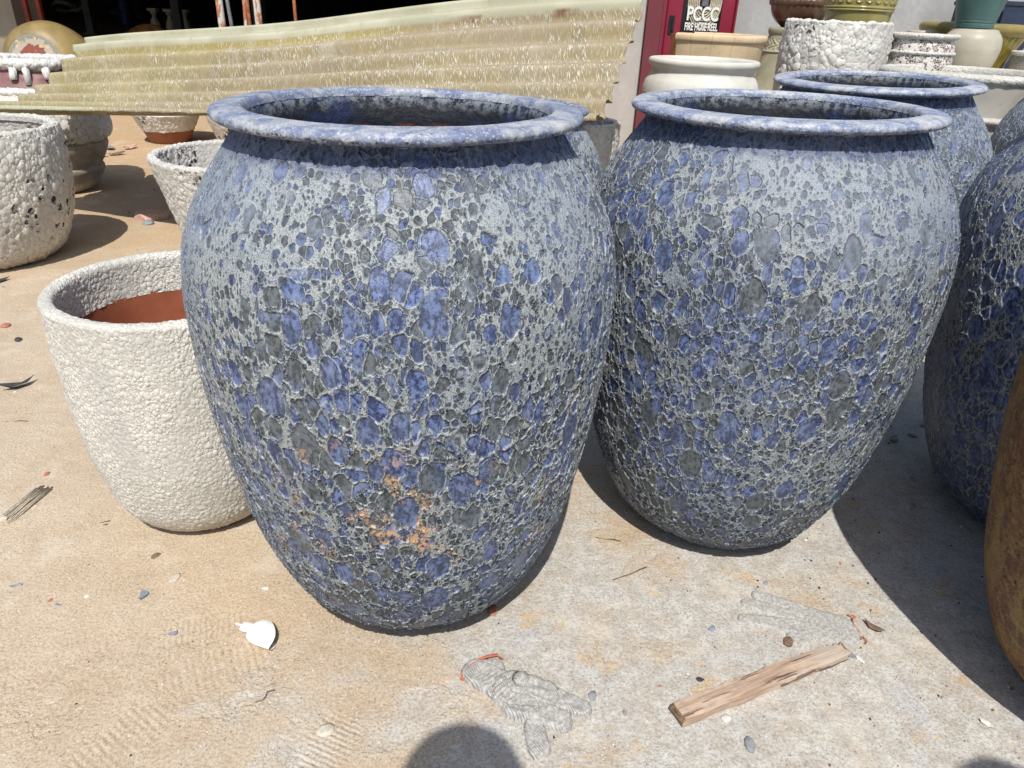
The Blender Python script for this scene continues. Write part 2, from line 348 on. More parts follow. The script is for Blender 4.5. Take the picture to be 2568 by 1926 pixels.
# ------------------------------------------------------------------ BUILDINGS BEHIND
plaster = plain('grey_plaster', (.40, .395, .38), .85, .14, 3.5, .002, dirt=(.33, .32, .30))
dark_wall = plain('dim_block', (.22, .20, .17), .9, .2, 3, .003)
rust = plain('rusty_steel', (.36, .12, .055), .75, .4, 30, .001, dirt=(.15, .06, .03))
redoxide = plain('red_oxide_paint', (.22, .035, .02), .6, .3, 12, .001)
black = plain('black_rubber', (.02, .02, .021), .6, .2, 30, .001)
steel = plain('dull_steel', (.3, .3, .31), .4, .2, 30, .0006, metal=.7)
creamm = plain('cream_ceramic', (.55, .47, .34), .6, .2, 12, .001)
wall = thing('building_wall', 'smooth grey plaster wall behind the fire hose cabinet and stacked pots', 'wall', (.75, 5.86, 0), (0, 0, R(18)))
box('wall_panel', (5.2, .2, 4.0), plaster, wall, (1.5, .1, 2.0))
pl = box('corner_pilaster', (.30, .26, 4.0), plain('pale_plaster', (.50, .48, .44), .85, .1, 4, .002), wall, (-.07, .06, 2.0))
shed = thing('open_shed', 'dark open-fronted shed with a workshop floor behind the corrugated sheet', 'shed', (-12, 7.5, 0))
roofm = plain('dull_roof_steel', (.12, .12, .12), .7, .3, 2, .002)
for i in range(13): box('roof_sheet', (24, 3.28, .03), roofm, shed, (0, .2+1.62+i*3.25, 3.55+.018*(i % 2)))
box('back_wall', (24.2, .2, 3.5), plain('dark_back_wall', (.045, .045, .05), .9, .4, 1.2, .003), shed, (0, 42.2, 1.75))  # back wall coloured near black
box('side_wall', (.2, 42, 3.5), dark_wall, shed, (12.1, 21.3, 1.75)); box('side_wall', (.2, 42, 3.5), dark_wall, shed, (-12.1, 21.3, 1.75))
pil = tag(box('concrete_pier', (3.0, .5, 3.45), plain('pier_concrete', (.30, .27, .22), .9, .15, 3, .003)), 'brown-grey concrete pier at the left end of the dark shed', 'pier'); pil.location = (-7.72, 9.9, 1.73)
for i, x in enumerate((-6.02, -5.86)):
    p = thing('steel_post', ('rust-red steel post close beside the concrete pier', 'rust-red steel post second from the concrete pier')[i], 'post', (x, 9.6, 0), group='rust-red posts at the shed front')
    box('post_shaft', (.045, .05, 3.4), redoxide, p, (0, 0, 1.73)); box('base_plate', (.12, .12, .02), redoxide, p, (0, 0, .012))
# dark timber stanchions inside the shed
for i, (x, y) in enumerate(((-13.2, 24), (-9.2, 21), (-8.6, 26), (-5.2, 15.5))):
    p = thing('shed_stanchion', ('dark stanchion left of the motorbikes in the shed', 'dark stanchion right of the motorbikes in the shed', 'dark stanchion in the middle of the shed', 'dark stanchion nearest the steel trestle')[i], 'post', (x, y, 0), group='stanchions inside the dark shed')
    box('post_shaft', (.2, .2, 3.4), roofm, p, (0, 0, 1.72)); box('base_plate', (.34, .34, .03), roofm, p, (0, 0, .016))

def motorbike(x, y, rz, label, col):
    t = thing('motorbike', label, 'motorbike', (x, y, 0), (0, 0, rz), 'motorbikes parked in the shed')
    body = plain('bike_paint', col, .35, .1, 10, .0005, spec=.6)
    for sx in (-.62, .62):
        P = []
        for a in np.linspace(0, 2*np.pi, 24, endpoint=False):
            P.append([[sx+(.27+.045*math.cos(b))*math.cos(a), .045*math.sin(b), .3+(.27+.045*math.cos(b))*math.sin(a)] for b in np.linspace(0, 2*np.pi, 9)])
        P.append(P[0]); w = link('wheel', gridmesh('wheel', np.array(P)), black, t)
        for k in range(6):
            a = k*math.pi/3; tube('spoke', [(sx, 0, .3), (sx+.25*math.cos(a), 0, .3+.25*math.sin(a))], .008, steel, w, 5)
    tube('frame', [(.42, 0, .88), (.2, 0, .5), (-.1, 0, .36), (-.6, 0, .32)], [.03, .06, .09, .03], body, t)
    tube('fork', [(.62, 0, .3), (.40, 0, .95)], .03, steel, t)
    tube('rear_fender', [(-.92, 0, .55), (-.75, 0, .68), (-.4, 0, .66), (-.05, 0, .52)], [.03, .08, .12, .10], body, t)
    tube('leg_shield', [(.40, 0, .9), (.32, 0, .66), (.22, 0, .42)], [.10, .14, .08], body, t)
    tube('seat', [(-.72, 0, .78), (-.3, 0, .76), (.02, 0, .72)], [.05, .11, .08], black, t)
    tube('handlebar', [(.36, -.32, 1.02), (.40, -.1, .98), (.40, .1, .98), (.36, .32, 1.02)], .018, black, t)
    tube('headlight', [(.38, 0, .98), (.52, 0, .96)], [.06, .09], steel, t)
    tube('exhaust', [(.0, -.13, .3), (-.8, -.15, .38)], [.03, .05], steel, t)
motorbike(-19.4, 34.5, .5, 'dark motorbike with a white shield, left of the two in the shed', (.35, .35, .36))
motorbike(-17.9, 35.6, -.2, 'black motorbike, right of the two in the shed', (.03, .03, .035))
# things inside the shed
for i, (x, y, s, cl, lb) in enumerate(((-15.6, 31, .55, (.02, .03, .12), 'dark blue plastic drum deep in the shed'),)):
    d = thing('plastic_drum', lb, 'drum', (x, y, 0)); mt = plain('drum_blue', cl, .4, .2, 5)
    lathe('drum_body', [(0, .01), (.27, .01), (.29, .04), (.29, .45), (.30, .47), (.29, .49), (.29, .86), (.26, .9), (0, .9)], 28, 40, mt, d)
    lathe('drum_lid', [(0, .945), (.22, .945), (.235, .93), (.235, .905)], 28, 8, black, d)
for i in range(3):
    x, y = -10.1+i*.42, 21.6
    b = thing('baluster', ('left', 'middle', 'right')[i]+'most cream turned baluster standing in the shed', 'baluster', (x, y, 0), group='cream balusters in the shed')
    lathe('shaft', [(.07, .10), (.06, .16), (.13, .32), (.11, .48), (.05, .62), (.09, .70), (.08, .74)], 20, 40, creamm, b)
    box('plinth', (.24, .24, .1), creamm, b, (0, 0, .051), bev=.01); box('cap', (.24, .24, .07), creamm, b, (0, 0, .775), bev=.01)
# red and white peeling trestle behind the sheet
peel = None
def peeling():
    g = G('peeling_white_on_rust'); n = g.noise(g.V('MULTIPLY', g.co, (1, 1, .4)), 38, 4, .6)
    g.bump(n, .002); return g.done(g.mix(g.rng(n, .46, .54), (.40, .15, .07), (.55, .54, .50)), .7)
peel = peeling()
tr = thing('steel_trestle', 'tall trestle of rusty and white-painted steel legs behind the corrugated sheet', 'trestle', (-2.05, 6.0, 0))
for x, m, r_, tx in ((-.25, peel, .027, 0), (-.15, steel, .014, -.10), (-.09, peel, .013, .07), (-.04, rust, .013, 0), (.03, peel, .027, 0), (.31, rust, .012, 0)):
    tube('leg', [(x, 0, .0), (x+tx*.3, 0, 1.0), (x+tx, 0, 2.1)], r_, m, tr, 10)
tube('crossbar', [(-.3, .045, 2.06), (.36, .045, 2.06)], .02, rust, tr); tube('crossbar', [(-.3, .045, .35), (.36, .045, .35)], .016, rust, tr)

# ------------------------------------------------------------------ fire hose cabinet
redp = plain('cabinet_red_paint', (.24, .022, .045), .38, .08, 5, .0003, spec=.5)
cab = thing('fire_hose_cabinet', 'red steel fire hose cabinet with a black window and lettering against the grey wall', 'cabinet', (.912, 5.50, 0), (0, 0, R(18)))
CW, CD = .56, .24
box('cabinet_body', (CW, CD, 1.55), redp, cab, (CW/2, CD/2, .775), bev=.006)
dr = box('door', (CW-.05, .018, 1.45), redp, cab, (CW/2, -.0105, .775), bev=.004)
box('door_edge', (.012, .022, 1.55), redp, cab, (.006, -.012, .775)); box('door_edge', (.012, .022, 1.55), redp, cab, (CW-.006, -.012, .775))
winm = G('window_glass', spec=.6); winm = winm.done((.018, .017, .018), .18)
WX, WZ0, WZ1 = .285, 1.035, 1.45
win = box('window', (.30, .006, WZ1-WZ0), winm, cab, (WX, -.0235, (WZ0+WZ1)/2))
hosem = plain('canvas_hose', (.50, .44, .33), .8, .2, 60, .001)
for k in range(7):   # the coiled hose behind the pane
    r0 = .050+k*.0145; a = np.linspace(0, 2*math.pi, 26)
    h_ = tube('hose_coil', [(WX+.01+r0*math.cos(q)*.92, -.0285, 1.255+r0*1.15*math.sin(q)) for q in a], 0.0060, hosem, cab, 6, False)
box('reel_hub', (.05, .006, .06), steel, cab, (WX+.01, -.0305, 1.265), bev=.002)
rb = box('red_strip', (.295, .004, .038), redp, cab, (WX, -.0285, 1.056))
white = G('white_lettering').done((.78, .78, .74), .5)
def text(s, size, loc, parent, sx=1., bold=.0):
    cu = bpy.data.curves.new('lettering', 'FONT'); cu.body = s; cu.size = size; cu.align_x = 'CENTER'; cu.extrude = .0008; cu.offset = bold
    o = bpy.data.objects.new('lettering', cu); sc.collection.objects.link(o); cu.materials.append(white)
    dg = bpy.context.evaluated_depsgraph_get(); me = bpy.data.meshes.new_from_object(o.evaluated_get(dg)); bpy.data.objects.remove(o)
    q = bpy.data.objects.new('lettering', me); sc.collection.objects.link(q); q.parent = parent
    q.rotation_euler = (R(90), 0, 0); q.location = loc; q.scale = (sx, 1, 1)
    return q
text('PCCC', .118, (WX, -.038, 1.150), cab, .80, .0030)
text('FIRE HOSE REEL', .066, (WX, -.038, 1.088), cab, .56, .0018)
text(': 114', .040, (WX+.028, -.036, 1.042), cab, .9, .0010)
ph = link('phone_symbol', mesh('phone_symbol', [(-.02, 0, .0), (.02, 0, 0), (.016, 0, .012), (.006, 0, .014), (.02, 0, .018), (.02, 0, .024), (-.02, 0, .024), (-.02, 0, .018), (-.006, 0, .014), (-.016, 0, .012)], [tuple(range(10))], False), white, cab, (WX-.035, -.0365, 1.044))
box('handle_recess', (.042, .008, .115), black, cab, (.062, -.0225, 1.115), bev=.002)
box('handle', (.014, .016, .075), black, cab, (.067, -.030, 1.115), bev=.002)

# ------------------------------------------------------------------ blue jars
BODY = [(0, .004), (.15, .002), (.185, .006), (.202, .022), (.235, .055), (.264, .088), (.300, .175), (.3255, .26), (.3445, .35), (.360, .436), (.3715, .52), (.379, .605),
        (.3815, .68), (.379, .75), (.369, .81), (.351, .862), (.326, .908), (.301, .945), (.283, .970), (.272, .987), (.2675, .999)]
RIM = [(.2665, .984), (.267, .995), (.2765, 1.0005), (.291, 1.002), (.301, 1.004), (.306, 1.0085), (.306, 1.014), (.302, 1.019), (.293, 1.0215), (.272, 1.0235), (.260, 1.023), (.2545, 1.0185), (.2515, 1.009)]
INNER = [(.2522, 1.011), (.2490, .996), (.245, .965), (.252, .925), (.275, .895), (.31, .86), (.34, .79), (.350, .70), (.345, .55), (.31, .30), (.24, .10), (.17, .045), (0, .04)]
def blue_jar(name, label, loc, rot, seg, rows, s=1., seed=0, glaze=None, rimm=None, inn=None, group='blue crater-glazed jars', oval=0.):
    t = thing(name, label, 'jar', loc, rot, group)
    lathe('body', [((a+.006*min(1, b/.2)*min(1, max(0, (.95-b)/.15)))*s, b*s) for a, b in BODY], seg, rows, glaze, t, .004, seed, oval=oval)
    lathe('rim', [(a*s, b*s) for a, b in RIM], int(seg*.7), 70 if seg > 300 else 40, rimm, t, .004, seed, oval=oval)
    lathe('inner_wall', [(a*s, b*s) for a, b in INNER], int(seg*.5), 90 if seg > 300 else 45, inn, t, .004, seed, oval=oval)
    return t
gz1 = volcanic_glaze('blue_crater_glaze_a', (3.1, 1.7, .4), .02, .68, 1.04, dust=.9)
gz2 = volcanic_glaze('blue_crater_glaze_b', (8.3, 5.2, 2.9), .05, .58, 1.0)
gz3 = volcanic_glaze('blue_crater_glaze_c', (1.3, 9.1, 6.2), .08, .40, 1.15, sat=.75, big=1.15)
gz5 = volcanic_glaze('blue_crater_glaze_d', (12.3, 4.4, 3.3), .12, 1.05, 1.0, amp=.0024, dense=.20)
rm1 = rim_glaze('blue_rim_glaze_a', (2, 3, 4)); rm2 = rim_glaze('blue_rim_glaze_b', (7, 3, 9), 1.08)
inn = jar_inner('jar_inner_glaze', (1, 1, 1))
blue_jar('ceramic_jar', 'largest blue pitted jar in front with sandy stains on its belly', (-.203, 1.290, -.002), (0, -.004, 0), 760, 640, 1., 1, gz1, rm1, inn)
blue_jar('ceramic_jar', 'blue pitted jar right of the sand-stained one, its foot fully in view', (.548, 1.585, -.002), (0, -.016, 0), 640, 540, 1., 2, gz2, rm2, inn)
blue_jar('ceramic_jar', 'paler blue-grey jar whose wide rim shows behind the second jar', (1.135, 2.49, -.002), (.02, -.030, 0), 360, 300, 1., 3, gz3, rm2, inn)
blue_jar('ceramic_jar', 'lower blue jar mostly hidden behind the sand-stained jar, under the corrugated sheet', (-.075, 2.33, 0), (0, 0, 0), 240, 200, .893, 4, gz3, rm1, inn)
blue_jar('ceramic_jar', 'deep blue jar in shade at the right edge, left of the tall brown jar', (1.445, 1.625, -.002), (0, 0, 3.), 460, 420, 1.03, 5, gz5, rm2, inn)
blue_jar('ceramic_jar', 'grey-blue jar shoulder at the right edge behind the shaded deep blue jar', (2.33, 3.05, 0), (0, 0, 4), 240, 200, 1., 6, gz3, rm2, inn)
def brown_glaze():
    g = G('rusty_brown_glaze', 'BOTH', .35); co = g.co; P = g.V('MULTIPLY', co, (1, 1, .55))
    n = g.noise(P, 11, 5, .65, .6); n2 = g.noise(co, 70, 4, .65); v = g.voro(P, 110)
    c = g.mix(g.rng(n, .40, .60), (.135, .050, .020), (.20, .105, .035)); c = g.mix(g.rng(n2, .50, .62, 0, .6), c, (.30, .22, .08)); c = g.mix(g.rng(g.noise(g.V('MULTIPLY', co, (1, 1, .3)), 16, 5, .7), .52, .62, 0, .6), c, (.30, .20, .06))
    c = g.mix(g.rng(g.noise(P, 26, 4), .58, .68, 0, .6), c, (.04, .022, .014))
    c = g.mix(g.rng(g.noise(co, 300, 2), .66, .72, 0, .5), c, (.6, .5, .35))
    pit = g.M('MULTIPLY', g.rng(v['Distance'], .3, .15), g.rng(g.sep(v['Color'])[0], .6, .65))
    n3 = g.noise(co, 220, 3, .7); c = g.mix(g.rng(n3, .52, .64, 0, .6), c, (.09, .045, .02))
    g.displace(g.M('ADD', g.M('ADD', n2, n), g.M('ADD', g.M('MULTIPLY', pit, -1.), g.M('MULTIPLY', n3, .5))), .0032)
    return g.done(g.mix(pit, c, (.05, .03, .02)), .5)
bgz = brown_glaze()
blue_jar('ceramic_jar', 'tall rusty brown jar cut by the right edge of the picture, casting the big shadow', (1.262, 1.0, -.002), (0, 0, 1), 420, 380, 1., 7, bgz, bgz, inn, group=None)

# ------------------------------------------------------------------ white pots on the left
terra = smooth_glaze('terracotta_inside', (.30, .095, .05), .75, .15, 14, .2, amp=.001, dirt=(.20, .06, .035))
wgA = bubbly_glaze('white_bead_glaze_a', (1, 2, 3), 100, .0036, (.62, .605, .55), 0., grime=.12, hscale=60)
wgB = bubbly_glaze('white_bead_glaze_b', (4, 2, 8), 52, .0065, (.60, .585, .54), .7, (.30, .60), hscale=52)
wgC = bubbly_glaze('white_bead_glaze_c', (9, 7, 1), 36, .0095, (.60, .585, .53), .75, (.10, .58), hscale=27)
wgD = bubbly_glaze('white_bead_glaze_d', (5, 7, 5), 30, .010, (.66, .64, .58), .3, (.2, .6), grime=.4)
wgE = bubbly_glaze('white_bead_glaze_e', (5, 1, 5), 30, .010, (.68, .66, .61), .4, (.1, .6), clay_z=.115)
def pot(name, label, loc, outer, rimw, depth, glaze, seg, rows, seed, insidez=.5, cat='pot', group=None, rimm=None, innm=None, rot=(0, 0, 0), oval=0., rt=.012, claytop=None):
    """outer: profile from foot to lip; the rim rolls inwards, then the inner wall goes down"""
    t = thing(name, label, cat, loc, rot, group)
    ro, zo = outer[-1]
    lathe('body', outer, seg, rows, glaze, t, .005, seed, oval=oval)
    lathe('rim', [(ro-.0015, zo-.008), (ro, zo+rt*.4), (ro-rimw*.25, zo+rt), (ro-rimw*.75, zo+rt), (ro-rimw, zo+rt*.3), (ro-rimw*1.05, zo-.02)], seg, 24, rimm or glaze, t, .005, seed, oval=oval)
    ins = [(r_-rimw, z_) for r_, z_ in outer if z_ < zo-.02 and r_-rimw > .03][::-1]
    zt = zo - (claytop or depth)
    rt_at = lambda z_: float(np.interp(z_, [p[1] for p in outer], [p[0] for p in outer]))-rimw
    lathe('inner_wall', [(rt_at(zo-.015)-.0015, zo-.003), (rt_at(zo-depth*.5), zo-depth*.5), (rt_at(zt)-.001, zt)], seg//2, 40, rimm or glaze, t, .005, seed, oval=oval)
    lathe('bare_clay_lining', [(rt_at(zt), zt+.004)] + [(rt_at(z_*zt)*1.0, z_*zt) for z_ in (.8, .6, .4, .25)] + [(rt_at(.1), .06), (0, .055)], seg//2, 30, innm or terra, t, .005, seed, oval=oval)
    return t
OUT_A = [(0, .003), (.11, .002), (.150, .008), (.178, .028), (.203, .066), (.221, .12), (.236, .18), (.245, .24), (.252, .35), (.256, .45), (.257, .53), (.258, .580)]
pot('ceramic_pot', 'off-white beaded pot with terracotta inside, just left of the sand-stained jar', (-.785, 1.530, -.002), OUT_A, .030, .075, wgA, 520, 360, 3, claytop=.085)
OUT_B = [(0, .003), (.13, .002), (.17, .012), (.20, .05), (.235, .14), (.27, .27), (.305, .40), (.335, .51), (.352, .58)]
pot('ceramic_pot', 'white pot with small dark holes under its rim, behind the beaded pot', (-1.18, 3.08, 0), OUT_B, .035, .20, wgB, 300, 200, 4, rt=.014)
OUT_C = [(0, .003), (.20, .002), (.26, .012), (.30, .04), (.335, .09), (.372, .18), (.398, .28), (.412, .38), (.416, .48), (.412, .56), (.402, .605)]
pot('ceramic_pot', 'big white pot cut by the left edge with a patch of dark burst holes', (-2.555, 3.35, -.002), OUT_C, .040, .10, wgC, 460, 240, 5, claytop=.09)
# tall urn behind the left pot: rim, brown scalloped band, beaded belly, ringed foot
ut = thing('ceramic_urn', 'tall dripping white-glazed urn with a brown scalloped band behind the left pot', 'urn', (-3.03, 4.75, 0))
drip = bubbly_glaze('thick_white_drips', (2, 2, 2), 24, .012, (.64, .63, .60), .0, stretch=.5, grime=.05)
foot = smooth_glaze('ashy_brown_clay', (.36, .31, .24), .8, .25, 10, .2, amp=.004)
lathe('foot', [(0, .003), (.15, .002), (.19, .01), (.235, .06), (.27, .12), (.275, .15), (.265, .165), (.285, .20), (.315, .26), (.325, .30), (.31, .32)], 180, 120, foot, ut)
lathe('belly', [(.312, .315), (.35, .34), (.365, .38), (.365, .44), (.352, .50), (.325, .57), (.300, .615)], 260, 160, wgD, ut)
band = smooth_glaze('brown_band_clay', (.20, .10, .095), .55, .2, 12, .4)
lathe('scalloped_band', [(.296, .610), (.272, .65), (.248, .69), (.228, .73), (.220, .75)], 260, 60, band, ut,
      rip=lambda a, z, r: .010*np.clip(np.abs(np.sin(a*9)) - .3, 0, 1)*np.exp(-((z-.70)/.018)**2))
lathe('dripping_collar', [(.302, .600), (.312, .622), (.300, .640), (.282, .645)], 220, 30, drip, ut, .012)
lathe('rim', [(.214, .735), (.236, .742), (.258, .758), (.262, .778), (.248, .795), (.222, .800), (.200, .790), (.192, .765)], 260, 60, drip, ut, .012)
lathe('inner_wall', [(.193, .77), (.20, .72), (.26, .62), (.33, .42), (.25, .15), (0, .08)], 90, 40, foot, ut)
for k, a in enumerate((-1.15, -1.42, -1.9, -.75)):
    r0 = .235; tube('glaze_drip', [(r0*math.cos(a)*1.03, r0*math.sin(a)*1.03, .75), ((r0+.012)*math.cos(a)*1.03, (r0+.012)*math.sin(a)*1.03, .715), ((r0+.026)*math.cos(a), (r0+.026)*math.sin(a), .66+.03*(k % 2))], [.020, .016, .019], drip, ut, 10)
# toppled olive jar
og = smooth_glaze('olive_brown_glaze', (.25, .185, .075), .50, .25, 5, .5, dirt=(.12, .08, .03))
oj = thing('toppled_jar', 'olive-brown jar lying on its side with its bare base towards us, left behind the urn', 'jar', (-5.12, 8.1, .475), (R(-100), 0, R(5)))
oj.scale = (1.12, 1.12, 1.12)
lathe('body', [(.245, .0), (.30, .035), (.355, .11), (.392, .22), (.402, .33), (.385, .45), (.34, .56), (.27, .63), (.20, .655)], 140, 90, og, oj)
def base_mat():
    g = G('peeled_base'); co = g.co; X = g.xyz(co)
    r_ = g.M('SQRT', g.M('ADD', g.M('MULTIPLY', X[0], X[0]), g.M('MULTIPLY', X[1], X[1]))); r_ = g.M('ADD', r_, g.M('MULTIPLY', g.M('SUBTRACT', g.noise(co, 14, 4, .6, 1), .5), .16))
    c = g.mix(g.rng(r_, .150, .156), (.24, .085, .06), (.42, .37, .31)); c = g.mix(g.rng(r_, .205, .215), c, (.25, .25, .21))
    c = g.mix(g.rng(g.noise(co, 18, 2), .64, .67, 0, 1), c, (.70, .47, .24)); g.bump(r_, .01); return g.done(c, .85)
lathe('base', [(0, .012), (.12, .010), (.20, .004), (.2445, -.001), (.248, .004)], 120, 24, base_mat(), oj)
lathe('rim', [(.20, .652), (.235, .665), (.24, .685), (.20, .70), (.18, .68)], 80, 20, og, oj)
oj2 = thing('toppled_jar', 'brown-orange jar lying farther off, its curve just above the corrugated sheet', 'jar', (-5.2, 10.3, .40), (R(-92), 0, R(-20)))
bo = smooth_glaze('burnt_orange_glaze', (.20, .085, .025), .3, .4, 6, .5)
lathe('body', [(0, 0), (.20, 0), (.26, .03), (.34, .12), (.405, .28), (.41, .40), (.36, .55), (.26, .65), (.2, .67)], 100, 60, bo, oj2); lathe('rim', [(.2, .665), (.24, .675), (.24, .70), (.19, .70)], 60, 12, bo, oj2)
sb = thing('small_jar', 'small grey-blue flared jar behind the toppled olive jar', 'jar', (-5.05, 9.6, 0))
sbm = plain('grey_blue_clay', (.17, .20, .22), .7, .3, 10)
lathe('body', [(0, .003), (.16, .003), (.20, .05), (.25, .22), (.22, .40), (.17, .50), (.20, .56)], 60, 50, sbm, sb); lathe('rim', [(.2, .555), (.225, .57), (.225, .60), (.19, .61), (.16, .56)], 60, 14, sbm, sb)
# pots seen under the sheet
OUT_E = [(0, .003), (.12, .002), (.155, .01), (.175, .04), (.20, .09), (.235, .16), (.27, .23), (.282, .25), (.275, .262), (.295, .32), (.31, .42), (.312, .50)]
pot('ceramic_pot', 'white ridged pot with an unglazed terracotta foot, seen under the corrugated sheet', (-3.13, 6.60, 0), OUT_E, .035, .2, wgE, 180, 120, 6)
wgE2 = bubbly_glaze('white_bead_glaze_f', (15, 1, 5), 22, .008, (.62, .60, .55), 1.2, (.05, .6), hscale=17)
OUT_E2 = [(0, .003), (.12, .002), (.17, .02), (.20, .08), (.25, .20), (.285, .33), (.30, .46), (.30, .50)]
pot('ceramic_pot', 'white pot with long dark holes, right of the terracotta-footed pot', (-2.47, 6.55, 0), OUT_E2, .035, .2, wgE2, 140, 90, 7)
OUT_F = [(0, .003), (.17, .002), (.20, .02), (.212, .10), (.222, .3), (.226, .5), (.226, .66)]
pot('ceramic_pot', 'pale beaded pot in the shade of the corrugated sheet, between two blue jars', (.275, 3.95, 0), OUT_F, .03, .2, bubbly_glaze('shaded_bead_glaze', (25, 1, 5), 40, .008, (.68, .68, .66)), 160, 120, 8)

# ------------------------------------------------------------------ corrugated fibreglass sheet
def sheet_mat():
    g = G('fibreglass_sheet', spec=.35); uv = g.xyz(g.uv); u, v = uv[0], uv[1]; co = g.co
    W_ = g.comb(g.M('MULTIPLY', u, 3.9), v, 0.)
    n = g.noise(W_, 3, 4, .6); big = g.noise(W_, 1.1, 3)
    wav = g.M('MULTIPLY', v, 7.)
    olive = (.36, .31, .15); beige = (.40, .335, .225); pale = (.47, .46, .33)
    c = g.mix(g.rng(n, .3, .7), tuple(x*.9 for x in beige), beige)
    band = g.rng(g.M('SINE', g.M('ADD', g.M('MULTIPLY', v, 7*2*math.pi), 2.2)), -.1, .9)
    c = g.mix(g.M('MULTIPLY', band, g.rng(g.noise(W_, 2.2, 3), .35, .6, .12, .55)), c, (.37, .29, .12)); c = g.mix(g.rng(g.noise(W_, 7, 4, .7), .5, .66, 0, .4), c, (.27, .225, .17))
    # older, yellower left part with a ragged border
    lf = g.rng(g.M('ADD', g.M('ADD', u, g.M('MULTIPLY', v, -.10)), g.M('MULTIPLY', g.M('SUBTRACT', g.noise(W_, 9, 3), .5), .04)), .29, .28)
    c = g.mix(g.M('MULTIPLY', lf, .8), c, g.mix(g.rng(n, .3, .7), olive, (.47, .40, .22)))
    top = g.rng(v, .850, .860); c = g.mix(top, c, g.mix(g.rng(n, .4, .6), pale, (.56, .55, .41)))
    oband = g.M('MULTIPLY', g.M('MULTIPLY', g.rng(v, .775, .785), g.rng(v, .860, .850)), g.rng(g.M('ADD', u, g.M('MULTIPLY', n, .1)), .72, .66)); c = g.mix(oband, c, (.42, .35, .13))
    bot = g.M('MULTIPLY', g.rng(v, .075, .070), g.rng(g.M('ADD', u, g.M('MULTIPLY', n, .1)), .32, .24)); c = g.mix(g.M('MULTIPLY', bot, .8), c, (.50, .52, .35))
    st = g.M('MULTIPLY', g.rng(g.M('ABSOLUTE', g.M('SUBTRACT', v, g.M('ADD', .845, g.M('MULTIPLY', n, .02)))), .012, .004), g.rng(u, .70, .8)); c = g.mix(g.M('MULTIPLY', st, g.rng(n, .4, .5)), c, (.22, .11, .06))
    # glass fibres: short crossing strands, their glints painted in as pale colour
    f1 = g.noise(g.V('MULTIPLY', g.V('ADD', W_, g.V('SCALE', g.noise(W_, 5, 2, col=True), sc_=.04)), (210, 50, 1)), 1., 2, .5)
    rot = g.comb(g.M('ADD', g.M('MULTIPLY', u, 3.9*.8), g.M('MULTIPLY', v, .6)), g.M('SUBTRACT', g.M('MULTIPLY', v, .8), g.M('MULTIPLY', u, 3.9*.6)), 0.)
    f2 = g.noise(g.V('MULTIPLY', rot, (200, 45, 1)), 1., 2, .5)
    fib = g.M('MAXIMUM', g.rng(f1, .55, .63), g.rng(f2, .55, .63)); fib = g.M('MULTIPLY', fib, g.rng(top, 0, 1, 1, .12))
    ridge = g.rng(g.noise(W_, 14, 3, .6), .35, .6, .45, 1.)
    fib = g.M('MULTIPLY', g.M('MULTIPLY', fib, ridge), g.rng(g.noise(W_, 3.5, 4, .65), .38, .58, .25, 1.))
    c = g.mix(g.M('MULTIPLY', fib, .9), c, (.86, .81, .66))
    c = g.mix(g.rng(g.noise(W_, 30, 4, .7), .62, .70, 0, .5), c, (.20, .15, .09))
    groove = g.rng(g.M('SINE', g.M('ADD', g.M('MULTIPLY', v, 7*2*math.pi), .4)), -.5, -.95)
    c = g.mix(g.M('MULTIPLY', groove, g.rng(g.noise(g.V('MULTIPLY', W_, (1, 6, 1)), 3, 4, .7), .42, .6, .05, .55)), c, (.22, .17, .10))
    c = g.mix(g.rng(g.noise(g.V('MULTIPLY', W_, (2.5, .8, 1)), 2.4, 4, .7), .56, .66, 0, .35), c, (.62, .58, .46))
    h = g.M('ADD', g.M('MULTIPLY', fib, .6), g.M('MULTIPLY', g.noise(W_, 60, 3), .4)); g.bump(h, .0025)
    g.done(c, g.M('SUBTRACT', .55, g.M('MULTIPLY', fib, .25)))
    tl = g.t.nodes.new('ShaderNodeBsdfTranslucent'); g.L(g.mix(.5, c, (.6, .45, .15)), tl.inputs[0])
    mx = g.t.nodes.new('ShaderNodeMixShader'); mx.inputs[0].default_value = .22
    g.t.links.new(g.b.outputs[0], mx.inputs[1]); g.t.links.new(tl.outputs[0], mx.inputs[2]); g.t.links.new(mx.outputs[0], g.out.inputs[0])
    return g.m
